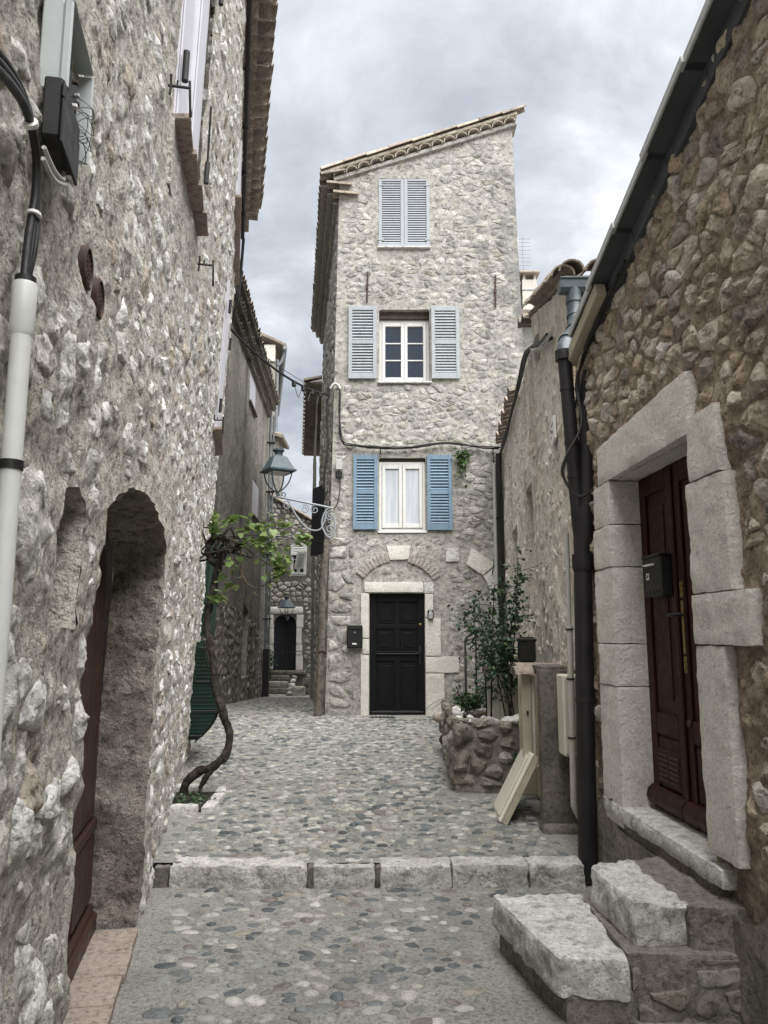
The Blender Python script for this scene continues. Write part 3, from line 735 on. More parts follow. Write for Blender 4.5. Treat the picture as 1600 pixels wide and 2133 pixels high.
masonry(LW, OUT_L, [pad(arch, .015), pad(niche, .02), pad(win_a, .03), pad(win_b, .03), sill_zone, win_c, [(2.0, 2.49), (2.33, 2.47), (2.33, 2.64), (2.0, 2.66)]], .175, .11, (.55, .98), lambda r, s: r.uniform(.035, .12) * s + .007, MT['stone_left'], house_l, 77, keep=keep_l, flat=.25, noise_amp=.4, off=-.003)
# two big stones beside the conduit and one by the niche, proud of the wall
rb_ = np.random.default_rng(4)
for (cu, cv, ru, rv, hh) in ((1.72, 1.80, .13, .15, .05), (1.62, 1.42, .07, .13, .055), (2.42, 1.50, .045, .09, .05), (2.33, 1.95, .03, .075, .03), (2.40, 1.30, .045, .09, .055), (1.75, 1.12, .06, .085, .05), (2.22, .98, .11, .12, .05), (1.95, .78, .10, .07, .045), (2.3, 2.33, .05, .11, .03), (1.95, 2.20, .07, .14, .03), (4.62, 1.1, .09, .10, .04), (4.55, .62, .07, .10, .035)):
    poly = [(cu + ru * math.cos(a) * rb_.uniform(.75, 1.15), cv + rv * math.sin(a) * rb_.uniform(.75, 1.15)) for a in np.linspace(0, 6.283, 9)[:-1]]
    P, F = stone_geo(LW, poly, hh * .6, 46, 16, rb_, noise_amp=.6, flat=.25); obj('stone', P, F, MT['stone_left'], house_l, smooth=True, tint=rb_.choice([.05, .3, .55, .8]))
# corner return and the part of the house behind
MB().box(Fr(LW.P(9.7, 0), (-1, -.2, 0), (0, 0, 1), (.2, -1, 0)), 0.02, 5, -.1, 7.0, .02, .3).build('end_wall', MT['mortar_left'], house_l)
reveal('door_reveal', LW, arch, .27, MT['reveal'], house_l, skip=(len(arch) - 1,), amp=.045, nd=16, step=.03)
reveal('niche_reveal', LW, niche, .20, MT['mortar_left'], house_l, amp=.02)
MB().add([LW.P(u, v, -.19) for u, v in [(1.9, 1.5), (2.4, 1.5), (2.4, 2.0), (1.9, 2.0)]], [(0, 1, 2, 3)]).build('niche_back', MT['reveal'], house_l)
# door leaf in the arch: plank upper, panelled lower half, moulded base rail
F0 = LW.fr(2.3, 0, -.25)
dl = mbox('door', F0, (0, 2.2, -.02, 2.3, -.05, 0), MT['door_brown'], house_l)
for k in range(9): mbox('plank', F0, (.02 + k * .24, .02 + k * .24 + .232, .62, 2.28, .001, .014), MT['door_brown'], dl, .004)
for k in range(3): mbox('panel', F0, (.10 + k * .72, .62 + k * .72, .2, .52, .001, .02), MT['door_brown'], dl, .012)
mbox('base_rail', F0, (0, 2.2, .02, .13, .001, .05), MT['door_brown'], dl, .015)
mbox('base_moulding', F0, (0, 2.2, .13, .17, .001, .03), MT['door_brown'], dl, .01)
mbox('middle_rail', F0, (0, 2.2, .545, .605, .001, .03), MT['door_brown'], dl, .008)
MB().lathe(Fr(F0.P(1.05, .72, .014), F0.x, F0.y, F0.z), [(.008, 0), (.008, .02), (.016, .026), (.018, .036), (.01, .046)], 12).build('knob', MT['iron_rust'], dl, smooth=True, sharp=40)
# terracotta threshold tiles
for k in range(7):
    u0 = 4.36 - .285 * k
    mbox('threshold_tile', LW.fr(u0 - .28, 0, 0), (0, .272, .0, .045, -.25, .012 + .006 * math.sin(k * 2)), MT['terracotta'], house_l, .005)
mbox('grout', LW.fr(2.38, 0, 0), (0, 2.0, -.02, .038, -.25, .006), MT['concrete'], house_l, .003)
# plank shutters on the window above
def plank_shutter(W, u0, u1, v0, v1, m, parent, boards, o=.0, th=.035):
    fr = W.fr(u0, v0, o); L = u1 - u0
    s = mbox('shutter', fr, (0, L, 0, v1 - v0, -th, 0), m, parent, .003)
    for k in range(boards): mbox('board', fr, (L * k / boards + .004, L * (k + 1) / boards - .004, .004, v1 - v0 - .004, .001, .012), m, s, .004)
    return s
sa = plank_shutter(LW, 3.425, 3.90, 4.005, 6.05, MT['shutter_lavender'], house_l, 1)
sb = plank_shutter(LW, 3.905, 4.375, 4.005, 6.05, MT['shutter_lavender'], house_l, 1)
for v_ in (4.30, 5.55):
    fr = LW.fr(3.42, v_, .015)
    mtube('hinge_barrel', [fr.P(0, -.08, .02), fr.P(0, .08, .02)], .017, MT['iron'], sa, 10)
    fr = LW.fr(4.385, v_ + .05, .015)
    mtube('hinge_barrel', [fr.P(0, -.07, .02), fr.P(0, .07, .02)], .016, MT['iron'], sb, 10)
    mtube('stay_rod', [fr.P(0, .04, .02), fr.P(-.10, .38, .02)], .007, MT['iron'], sb)
rs = MB().box(LW.fr(3.4, 3.63, .004), -.05, 1.06, 0, .36, -.02, .006).build('sill_render', MT['mortar_left'], house_l)
for k in range(4):
    fr = LW.fr(3.36 + k * .27, 3.985 - .006 * k, 0.)
    mbox('sill_tile', fr.rot('x', -8), (0, .266, -.018, .016, -.02, .085), MT['terracotta'], house_l, .005)
def shutter_dog(W, u, v, parent):
    fr = W.fr(u, v, 0.)
    MB().tube([fr.P(-.01, .05, .012), fr.P(0, 0, .014), fr.P(-.01, -.05, .012)], .006, 6).tube([fr.P(0, 0, 0), fr.P(0, 0, .10)], .007, 6).tube([fr.P(0, 0, .04), fr.P(0, .03, .042)], .005, 6).tube([fr.P(0, .035, .095), fr.P(0, -.03, .10), fr.P(.01, -.11, .105), fr.P(.02, -.125, .105), fr.P(.035, -.12, .105), fr.P(.035, -.10, .105), fr.P(.02, -.095, .105)], .006, 6).build('shutter_dog', MT['iron'], parent, smooth=True, sharp=50)
for u, v in ((3.20, 4.02), (4.55, 3.83), (7.25, 3.58)): shutter_dog(LW, u, v, house_l)
# the two windows further along
def far_window(u0, u1, v0, v1, nb):
    reveal('window_reveal', LW, [(u0, v0), (u1, v0), (u1, v1), (u0, v1)], .08, MT['mortar_left'], house_l, amp=.006)
    for a, b in ((u0 + .01, (u0 + u1) / 2 - .003), ((u0 + u1) / 2 + .003, u1 - .01)): s = plank_shutter(LW, a, b, v0 + .03, v1, MT['shutter_lavender'], house_l, nb, .01)
    for v_ in (v0 + .25, v1 - .3):
        fr = LW.fr(u0, v_, .03); mtube('hinge_barrel', [fr.P(0, -.07, .02), fr.P(0, .07, .02)], .016, MT['iron'], s, 8)
        fr = LW.fr(u1, v_, .03); mtube('hinge_barrel', [fr.P(0, -.07, .02), fr.P(0, .07, .02)], .016, MT['iron'], s, 8)
    for k in range(5):
        L = (u1 - u0 + .1) / 5
        mbox('sill_tile', LW.fr(u0 - .05 + k * L, v0, 0).rot('x', -8), (0, L - .004, -.018, .016, -.02, .085), MT['terracotta'], house_l, .005)
far_window(7.5, 8.55, 3.55, 5.15, 2)
for k in range(8): mbox('sill_tile', LW.fr(7.2 + k * .25, 5.9, 0).rot('x', -6), (0, .246, -.018, .016, -.02, .07), MT['terracotta'], house_l, .005)
mbox('upper_shutter', LW.fr(7.25, 5.93, 0), (0, 1.9, 0, .62, -.02, .02), MT['shutter_lavender'], house_l, .004)
# round cast iron vents
for (u, v) in ((2.085, 2.575), (2.245, 2.555)):
    fr = LW.fr(u, v, float(LW.dsp(LW.Pn(np.array([u]), np.array([v]), 0.))[0]) + .010); r = .062
    vg = MB().lathe(Fr(fr.o, fr.x, fr.y, fr.z), [(r, -.05), (r, .006), (r - .008, .010), (r - .011, .004), (r - .011, -.008), (.001, -.008)], 28).build('vent_grille', MT['iron_rust'], house_l, smooth=True, sharp=40)
    mb = MB()
    for k in range(-4, 5):
        for sgn in (1, -1):
            q = k * .0135; L = math.sqrt(max((r - .01) ** 2 - q * q, 0))
            c, s_ = math.cos(math.radians(45 * sgn)), math.sin(math.radians(45 * sgn))
            pts = [fr.P(q * c - t * L * s_ + .003 * math.sin(t * 9) * c, q * s_ + t * L * c + .003 * math.sin(t * 9) * s_, .002) for t in np.linspace(-1, 1, 8)]
            mb.tube(pts, .0026, 5)
    mb.build('lattice', MT['iron_rust'], vg)
# eave: two corbelled rows of canal tiles below the roof edge
rng_t = np.random.default_rng(8)
ax_l = Vector((LW.n[0], LW.n[1], 0))
roof_l = MB().box(LW.fr(0, 7.27, .0), -3, 9.75, 0, .05, -3.2, .14).build('roof', MT['tile'], house_l)
for vz, o1, me in ((6.90, .115, TILE), (7.08, .225, TILE)):
    for k in range(34):
        u = 3.2 + k * .195 + rng_t.uniform(-.01, .01)
        if u > 9.72 - (.0 if o1 < .2 else -.02): continue
        p = LW.P(u, vz, o1 + rng_t.uniform(-.006, .006)); m4 = Matrix((-ax_l, ax_l.cross(Vector((0, 0, 1))), Vector((0, 0, 1)))).transposed().to_4x4(); m4.translation = p
        inst('tile', TILE, m4, roof_l)
mbox('eave_mortar', LW.fr(0, 6.86, 0), (-3, 9.70, 0, .032, -.1, .10), MT['mortar_left'], house_l, .004)
mbox('eave_mortar', LW.fr(0, 7.02, 0), (-3, 9.72, 0, .034, -.1, .205), MT['mortar_left'], house_l, .004)
for k in range(34):
    u = 3.2 + k * .195; p = LW.P(u, 7.25, .25 + rng_t.uniform(-.008, .008)); m4 = Matrix((-ax_l, ax_l.cross(Vector((0, 0, 1))), Vector((0, 0, 1)))).transposed().to_4x4(); m4.translation = p
    if u < 9.75: inst('tile', TILE, m4 @ Matrix.Rotation(math.radians(-14), 4, 'Y'), roof_l)
# black pipe under the eave
pp = thing('eave_pipe', 'thin black pipe clipped along the left house wall under its tiled eave', 'pipe', LW.P(7, 6.7, .05))
mtube('pipe', [LW.P(u, 6.72 + .02 * math.sin(u * 1.7), .045) for u in np.linspace(2.0, 9.55, 24)], .026, MT['pipe_black'], pp, 10)
for u in np.arange(3., 9.5, .85): mbox('clip', LW.fr(u, 6.72, .0), (-.012, .012, -.035, .035, 0, .078), MT['iron'], pp, .003)

# ------------------------------------------------------------------ centre house
CY_ = 12.4
CW = Wall((-.93, CY_), (2.4, CY_), (0, -1))                       # u = x + .93
cu = lambda x: x + .93
house_c = thing('corner_house', 'narrow three storey stone house with blue louvred shutters and black door', 'house', (.6, CY_, .27))
top_c = lambda u: 9.40 + .335 * (u - .15)
OUT_C = [(0.0, .15), (3.30, .15), (3.30, 5.6), (3.20, top_c(3.2)), (.15, top_c(.15)), (.10, 6.0)]
H = lambda x0, x1, z0, z1: [(cu(x0), z0), (cu(x1), z0), (cu(x1), z1), (cu(x0), z1)]
c_door, c_w1, c_w2, c_w3 = H(-.235, .655, .2, 2.20), H(-.085, .685, 3.20, 4.42), H(-.085, .775, 5.73, 7.01), H(-.09, .79, 8.15, 9.44)
ubs = np.linspace(0, 3.31, 150); vbs = np.linspace(.15, 10.6, 420)
wall_mesh('wall', CW, ubs, vbs, OUT_C, [c_door, c_w1, c_w2, c_w3], MT['mortar_centre'], house_c, amp=.022, sc=2.4)
surround = [(cu(-.37), .15), (cu(.99), .15), (cu(.99), 2.4), (cu(.7), 2.42), (cu(-.37), 2.42)]
quoin_z = [(0, .22), (.44, .22), (.44, 3.05), (0, 3.05)]
ann = lambda c, r0, r1, a0, a1: [(c[0] + r1 * math.cos(math.radians(a)), c[1] + r1 * math.sin(math.radians(a))) for a in np.linspace(a0, a1, 12)] + [(c[0] + r0 * math.cos(math.radians(a)), c[1] + r0 * math.sin(math.radians(a))) for a in np.linspace(a1, a0, 12)]
arch_z = ann((cu(.225), 2.02), .67, .93, 30, 146); arch2_z = ann((cu(1.16), 2.12), .54, .86, -16, 118)
shz = [H(-.63, 1.30, 5.72, 7.07), H(-.52, 1.14, 3.18, 4.48), H(-.12, .82, 8.05, 9.47)]
masonry(CW, OUT_C, [surround, quoin_z, arch_z, arch2_z] + shz, .185, .105, (.72, 1.0), lambda r, s: r.uniform(.03, .085) * s + .005, MT['stone_centre'], house_c, 31,
        keep=lambda u, v: .97 if v < 4.6 else .88, flat=.4, noise_amp=.5, jitter=.46)
rq = np.random.default_rng(3)
masonry(CW, [(.015, .22), (.46, .22), (.45, 3.1), (.02, 3.1)], [], .30, .21, (.74, .97), lambda r, s: r.uniform(.05, .12) * s + .01, MT['stone_centre'], house_c, 36, keep=1., flat=.5, noise_amp=.45, name='quoin', jitter=.36)
# dressed door surround: lintel, jamb stones, relieving arch of thin bricks with a key stone, second blocked arch
block(CW, cu(-.315), cu(.635), 2.205, 2.372, -.1, .03, MT['dressed'], house_c, 'lintel', 1)
block(CW, cu(.64), cu(.80), 2.19, 2.37, -.1, .026, MT['dressed_worn'], house_c, 'jamb_stone', 2)
for i, (a, b) in enumerate(((.22, 1.22), (1.235, 1.47), (1.485, 2.19))): block(CW, cu(-.37 if i != 1 else -.345), cu(-.237), a, b, -.12, .028, MT['dressed'], house_c, 'jamb_stone', 3 + i)
for i, (x1, a, b) in enumerate(((.955, .22, .93), (1.19, .94, 1.19), (.905, 1.20, 1.80), (.79, 1.81, 2.185))): block(CW, cu(.657), cu(x1), a, b, -.12, .03, MT['dressed'], house_c, 'jamb_stone', 7 + i)
AC = (cu(.225), 2.02); AR = .80
def radial(W, c, r0, r1, a0, a1, o, m, parent, name, seed, cutflat=None):
    pts = [(c[0] + r * math.cos(a), c[1] + r * math.sin(a)) for r, a in ((r0, a0), (r0, a1), (r1, a1), (r1, a0))]
    fr = Fr(W.P(0, 0, 0), (W.d[0], W.d[1], 0), (0, 0, 1), (W.n[0], W.n[1], 0))
    return MB().prism(fr, pts, -.05, o).build(name, m, parent) if seed is None else rough_box(name, fr.at(0, 0, 0), r1 - r0, r1 - r0, -.05, o, m, parent, seed, .035, .007, .010, corners=[pts[1], pts[0], pts[3], pts[2]])
for k in range(9):
    a = math.radians(143 - k * 4.7); radial(CW, AC, AR * .86, AR * 1.06, a, a - math.radians(3.9), .028 + .004 * (k % 2), MT['brick'], house_c, 'arch_brick', 30 + k)
for k in range(9):
    a = math.radians(77 - k * 4.9); radial(CW, AC, AR * .86, AR * 1.05 - .01 * (k % 3), a, a - math.radians(4.0), .028 + .004 * (k % 2), MT['brick'], house_c, 'arch_brick', 50 + k)
rough_box('key_stone', Fr(CW.P(0, 0), (1, 0, 0), (0, 0, 1), (0, -1, 0)), .3, .24, -.05, .034, MT['dressed'], house_c, 9, .035, .006, .012, corners=[(cu(.09), 2.725), (cu(.395), 2.735), (cu(.435), 2.965), (cu(.04), 2.955)])
block(CW, cu(.46), cu(.68), 2.74, 2.95, -.1, .025, MT['stone_centre'], house_c, 'arch_stone', 12, amp=.016, rnd=.03)
block(CW, cu(1.0), cu(1.22), 2.70, 2.92, -.1, .026, MT['dressed_worn'], house_c, 'arch_stone', 13)
A2 = (cu(1.16), 2.12)
for k, (a0, a1, r1) in enumerate(((72, 40, .86), (38, 14, .84), (12, -14, .80))): radial(CW, A2, .56, r1 * .98, math.radians(a0), math.radians(a1), .034, MT['dressed'], house_c, 'arch_stone', 70 + k)
# door
reveal('door_reveal', CW, c_door, .13, MT['dressed'], house_c, skip=(0,), amp=.004)
DF = CW.fr(cu(-.235), .255, -.12)
door = mbox('door', DF, (0, .89, 0, 1.94, -.05, 0), MT['door_black'], house_c)
for a, b, c, d_ in ((0, .11, 0, 1.94), (.78, .89, 0, 1.94), (.11, .78, 1.80, 1.94), (.11, .78, .86, 1.02), (.11, .78, 0, .10), (.40, .49, .10, .86), (.40, .49, 1.02, 1.37), (.40, .49, 1.44, 1.80), (.11, .78, 1.37, 1.44)):
    mbox('rail', DF, (a + .001, b - .001, c + .001, d_ - .001, .001, .022), MT['door_black'], door, .004)
for a in (.13, .51):
    for c, d_ in ((.13, .83), (1.04, 1.35), (1.46, 1.78)):
        p_ = mbox('panel', DF, (a, a + .25, c, d_, .001, .010), MT['door_black'], door, .004); mbox('field', DF, (a + .04, a + .21, c + .04, d_ - .04, .011, .020), MT['door_black'], p_, .008)
mbox('weather_bar', DF, (.11, .80, .955, .985, .023, .05), MT['door_black'], door, .01)
mbox('weather_board', DF, (.01, .88, .01, .085, .023, .055), MT['door_black'], door, .02)
MB().lathe(Fr(DF.P(.82, 1.44, .024), DF.x, DF.y, DF.z), [(.02, 0), (.02, .008), (.012, .012), (.004, .014)], 14).build('lock', MT['brass'], door, smooth=True, sharp=40)
mbox('handle_plate', DF, (.795, .825, .82, 1.10, .0235, .030), MT['iron'], door, .006)
mtube('handle', [DF.P(.81, 1.0, .03), DF.P(.81, .995, .075), DF.P(.795, .985, .085), DF.P(.74, .98, .085)], .009, MT['iron'], door)
mbox('threshold', CW.fr(cu(-.235), .215, -.14), (0.005, .885, 0, .042, 0, .17), MT['concrete'], house_c, .008)
# louvred shutters: stiles, rails and each slat
def slat_mesh(w_, d_, th, m):
    me = bpy.data.meshes.new('slat'); b = MB().box(WORLD, -w_ / 2, w_ / 2, -d_ / 2, d_ / 2, -th / 2, th / 2, .002); me.from_pydata(b.V, [], b.F); me.materials.append(m); return me
def louvre(W, x0, x1, z0, z1, o, m, parent, n_each, split=True, st=.055, rail=.085, tilt=60, th=.034, yaw=0.):
    fr = W.fr(x0, z0, o); L = x1 - x0; Hh = z1 - z0
    if yaw: fr = fr.rot('y', yaw)
    s = MB().box(fr, 0, st, 0, Hh, 0, th, .003).box(fr, L - st, L, 0, Hh, 0, th, .003).box(fr, st + .0005, L - st - .0005, 0.001, rail, .001, th - .001, .003).box(fr, st + .0005, L - st - .0005, Hh - rail * .8, Hh - .001, .001, th - .001, .003)
    if split: s.box(fr, st + .0005, L - st - .0005, Hh * .5 - .035, Hh * .5 + .035, .001, th - .001, .003)
    s = s.build('shutter', m, parent)
    spans = ((rail, Hh * .5 - .035), (Hh * .5 + .035, Hh - rail * .8)) if split else ((rail, Hh - rail * .8),)
    me = slat_mesh(L - 2 * st + .004, .040, .007, m)
    for a, b in spans:
        for k in range(n_each):
            zc = a + (b - a) * (k + .5) / n_each
            f = Fr(fr.P(L / 2, zc, th / 2), fr.x, fr.z, -fr.y).rot('x', tilt); inst('slat', me, f.mat(), s)
    mbox('backing', fr, (st * .5, L - st * .5, rail * .5, Hh - rail * .5, -.004, .0005), m, s, 0)
    return s, fr
def hinge_bits(fr, L, Hh, left, parent):
    x = 0 if left else L
    for v_ in (.12, Hh - .12): mbox('hinge', fr, (x - .012, x + .09 if left else x + .012, v_ - .012, v_ + .012, .035, .041) if left else (x - .09, x + .012, v_ - .012, v_ + .012, .035, .041), MT['shutter_grey'], parent, .002)
for x0, x1, lf in ((-.095, .347, True), (.352, .795, False)):
    s, fr = louvre(CW, cu(x0), cu(x1), 8.17, 9.43, -.028, MT['shutter_grey'], house_c, 27, False, .058, .05, 62); hinge_bits(fr, x1 - x0, 1.26, lf, s)
mbox('sill', CW.fr(cu(-.12), 8.12, 0), (0, .93, 0, .032, -.1, .05), MT['dressed_worn'], house_c, .008)
louvre(CW, cu(-.60), cu(-.125), 5.77, 7.06, .02, MT['shutter_pale'], house_c, 10, True, .062, .10, 56)
louvre(CW, cu(.80), cu(1.275), 5.77, 7.05, .02, MT['shutter_pale'], house_c, 10, True, .062, .10, 56)
louvre(CW, cu(-.505), cu(-.105), 3.22, 4.46, .02, MT['shutter_blue'], house_c, 10, True, .058, .10, 56)
louvre(CW, cu(.705), cu(1.115), 3.21, 4.46, .02, MT['shutter_blue'], house_c, 10, True, .058, .10, 56)
def casement(W, hole, dep, parent, panes, pane_m, top=0., fw=.05, name='window'):
    x0, z0 = hole[0]; x1, z1 = hole[2]; z1 -= top; fr = W.fr(x0, z0, -dep); L, Hh = x1 - x0, z1 - z0
    wdw = MB().box(fr, 0.002, fw, 0, Hh, 0, .05, .004).box(fr, L - fw, L - .002, 0, Hh, 0, .05, .004).box(fr, fw + .001, L - fw - .001, .001, fw, .001, .049, .004).box(fr, fw + .001, L - fw - .001, Hh - fw, Hh - .001, .001, .049, .004).build(name, MT['white_frame'], parent)
    mid = L / 2; sw_ = .052
    for a, b in ((fw + .004, mid - .004), (mid + .004, L - fw - .004)):
        c = MB().box(fr, a, a + sw_, fw + .003, Hh - fw - .003, .012, .068, .006).box(fr, b - sw_, b, fw + .003, Hh - fw - .003, .012, .068, .006).box(fr, a + sw_ + .001, b - sw_ - .001, fw + .004, fw + .07, .013, .067, .006).box(fr, a + sw_ + .001, b - sw_ - .001, Hh - fw - .07, Hh - fw - .004, .013, .067, .006)
        z_lo, z_hi = fw + .07, Hh - fw - .07
        for k in range(1, panes): c.box(fr, a + sw_ + .001, b - sw_ - .001, z_lo + (z_hi - z_lo) * k / panes - .011, z_lo + (z_hi - z_lo) * k / panes + .011, .02, .06, .004)
        c.build('casement', MT['white_frame'], wdw)
        for k in range(panes):
            q0 = z_lo + (z_hi - z_lo) * k / panes; q1 = z_lo + (z_hi - z_lo) * (k + 1) / panes
            MB().box(fr.rot('y', random.uniform(-.6, .6)), a + sw_ - .006, b - sw_ + .006, q0 - .006 + .012 * (k > 0), q1 + .006 - .012 * (k < panes - 1), .032, .040).build('pane', pane_m, wdw)
    return wdw
casement(CW, c_w2, .20, house_c, 3, MT['pane_dark'], top=.13)
mbox('window_lintel', CW.fr(cu(-.085), 6.885, -.2), (0.002, .858, 0, .124, 0, .1), MT['wood_lintel'], house_c, .01)
casement(CW, c_w1, .10, house_c, 1, MT['curtain'], top=.06)
mbox('window_lintel', CW.fr(cu(-.085), 4.362, -.2), (.002, .768, 0, .057, 0, .14), MT['wood_lintel'], house_c, .01)
for h_ in (c_w1, c_w2): reveal('window_reveal', CW, h_, .22, MT['mortar_centre'], house_c, amp=.006)
mbox('sill', CW.fr(cu(-.10), 3.165, 0), (0, .80, 0, .034, -.1, .02), MT['white_frame'], house_c, .006)
mbox('sill', CW.fr(cu(-.11), 5.695, 0), (0, .91, 0, .034, -.1, .045), MT['dressed_worn'], house_c, .008)
for x_, z0, z1 in ((-.29, 7.13, 7.68), (1.90, 7.05, 7.62)):
    fr = CW.fr(cu(x_), z0, .02); MB().tube([fr.P(0, 0, 0), fr.P(.01, z1 - z0, .01)], .014, 6).box(fr, -.02, .02, .25, .31, -.02, .02).build('wall_anchor', MT['iron_rust'], house_c)
# side wall along the alley
SW = Wall((-.93, CY_), (-.93 - .118 * 6.9, CY_ + 6.9), (-1, 0), lambda u, v: -.0165 * np.maximum(v - .2, 0))
wall_mesh('side_wall', SW, np.linspace(0, 7, 60), np.linspace(-.4, 9.5, 120), [(0, -.4), (7, -.4), (7, 9.5), (0, 9.5)], [], MT['mortar_centre'], house_c, amp=.02, sc=2.4)
masonry(SW, [(0.03, -.3), (6.9, -.3), (6.9, 9.4), (.03, 9.4)], [], .26, .17, (.66, .95), lambda r, s: r.uniform(.04, .1) * s + .01, MT['stone_centre'], house_c, 32, keep=.8, limit=40)
# roof: single pitch falling to the alley side
rdir = Vector((3.05, 0, 1.02)).normalized(); rup = Vector((-rdir.z, 0, rdir.x))
RF = Fr((-.78, CY_, 9.42), rdir, (0, 1, 0), rup)
roof_c = MB().box(RF, -.22, 3.36, -.10, 6.95, .14, .20, .01).build('roof', MT['tile_light'], house_c)
rt = np.random.default_rng(14)
for k in range(15):                                                # scalloped course under the verge
    p = RF.P(.02 + k * .226, -.095, .045 + rt.uniform(-.006, .006)); ax = Vector((0, 1, 0)); sd_ = rdir
    m4 = Matrix((ax, -rdir, rup)).transposed().to_4x4(); m4.translation = p; inst('tile', TILE_L, m4 @ Matrix.Scale(1.13, 4), roof_c)
mbox('verge_mortar', RF, (-.1, 3.3, -.05, .3, -.02, .05), MT['mortar_centre'], house_c, .006)
mbox('verge_mortar', RF, (-.1, 3.3, -.06, .3, .118, .142), MT['mortar_centre'], house_c, .006)
for k in range(9):                                                 # cover tiles up the verge
    p = RF.P(-.26 + k * .42, -.04, .205 + .012 * (k % 2)); m4 = Matrix((rdir, Vector((0, 1, 0)), rup)).transposed().to_4x4(); m4.translation = p
    inst('tile', (TILE_L, TILE_R, TILE_L, TILE_R, TILE_L, TILE, TILE_L, TILE, TILE)[k], m4 @ Matrix.Rotation(math.radians(-2.5), 4, 'Y') @ Matrix.Scale(1.08, 4), roof_c)
for zz, oo, tilt in ((9.10, .11, 0), (9.27, .22, 0), (9.42, .33, 16)):  # corbelled eave along the alley side
    for k in range(34):
        p = SW.P(-.05 + k * .205, zz, oo + rt.uniform(-.008, .008)); nn = Vector((SW.n[0], SW.n[1], 0)); m4 = Matrix((-nn, nn.cross(Vector((0, 0, 1))), Vector((0, 0, 1)))).transposed().to_4x4(); m4.translation = p
        inst('tile', TILE, m4 @ Matrix.Rotation(math.radians(-tilt), 4, 'Y') @ Matrix.Scale(1.06, 4), roof_c)
    mbox('eave_mortar', SW.fr(.16, zz - .045, 0), (0, 6.7, 0, .035, -.1, oo - .02), MT['mortar_centre'], house_c, .004)
# open dark shutter on the alley side
fr = SW.fr(2.2, 3.05, .03).rot('y', 20)
ds = mbox('side_shutter', fr, (0, .55, 0, 1.35, 0, .035), MT['door_far'], house_c, .004)
for k in range(4): mbox('board', fr, (.138 * k + .003, .138 * k + .135, .004, 1.346, -.009, -.001), MT['door_far'], ds, .003)
# letter box, key safe, grey junction box
lb = thing('letter_box', 'black metal letter box beside the black door of the corner house', 'letter box', CW.P(cu(-.46), 1.33, .03))
fr = CW.fr(cu(-.585), 1.325, .03)
mbox('body', fr, (0, .245, 0, .36, 0, .10), MT['black_plastic'], lb, .01)
mbox('flap', fr, (.005, .24, .29, .352, .101, .112), MT['black_plastic'], lb, .006)
mbox('front', fr, (.012, .233, .012, .282, .101, .106), MT['black_plastic'], lb, .004)
MB().lathe(Fr(fr.P(.123, .245, .106), fr.x, fr.y, fr.z), [(.011, 0), (.011, .004), (.003, .005)], 12).build('lock', MT['antenna'], lb, smooth=True, sharp=40)
mbox('name_card', fr, (.085, .155, .055, .078, .1065, .108), MT['white_label'], lb, 0)
kb = thing('key_safe', 'small grey key safe fixed to the jamb right of the black door', 'key safe', CW.P(cu(.74), 1.78, .03))
fr = CW.fr(cu(.695), 1.775, .03)
mbox('body', fr, (0, .095, 0, .15, 0, .045), MT['black_plastic'], kb, .014); mbox('cover', fr, (.012, .083, .01, .105, .046, .058), MT['antenna'], kb, .006); mbox('dial_window', fr, (.025, .07, .112, .138, .046, .052), MT['antenna'], kb, .004)
jb = thing('junction_box', 'small grey cable junction box high on the alley corner of the house', 'junction box', CW.P(cu(-.73), 4.2, .05))
mbox('body', CW.fr(cu(-.79), 4.20, .05), (0, .10, 0, .17, 0, .06), MT['cable_grey'], jb, .008)
mbox('clamp', CW.fr(cu(-.795), 4.06, .05), (0, .11, 0, .12, 0, .04), MT['black_plastic'], jb, .012)

dg = thing('drain_grate', 'small dark iron drain grate in the cobbles before the black door', 'grate', G(-.05, 12.12))
for k in range(6): mbox('bar', Fr(G(-.2, 12.10), (1, 0, 0), (0, 1, 0), (0, 0, 1)), (.06 * k, .06 * k + .04, 0, .07, .004, .022), MT['iron'], dg, .003)
mbox('frame', Fr(G(-.22, 12.09), (1, 0, 0), (0, 1, 0), (0, 0, 1)), (0, .40, 0, .09, -.01, .012), MT['iron'], dg, .003)
# ------------------------------------------------------------------ wooden pole at the corner
pole = thing('wooden_pole', 'weathered round wooden pole against the alley corner of the corner house', 'pole', (-1.04, 12.33, .27))
pts = [Vector((-1.035 + .105 * t + .012 * math.sin(t * 7), 12.30 + .01 * math.cos(t * 5), .2 + 2.82 * t)) for t in np.linspace(0, 1, 22)]
mb = MB().tube(pts + [pts[-1] + Vector((.008, 0, .04))], [.068 - .018 * t for t in np.linspace(0, 1, 22)] + [.028], 16)
V = np.array(mb.V); V += (.010 * fbm(V * np.array((1, 1, .25)), 16, 3))[:, None] * np.array((1, .5, 0)); obj('trunk', V, mb.F, MT['wood_pole'], pole, smooth=True)
mbox('band', Fr((-.975, 12.3, 1.28), (1, 0, 0), (0, 1, 0), (0, 0, 1)), (-.075, .075, -.08, .06, -.012, .012), MT['iron_rust'], pole, .004)

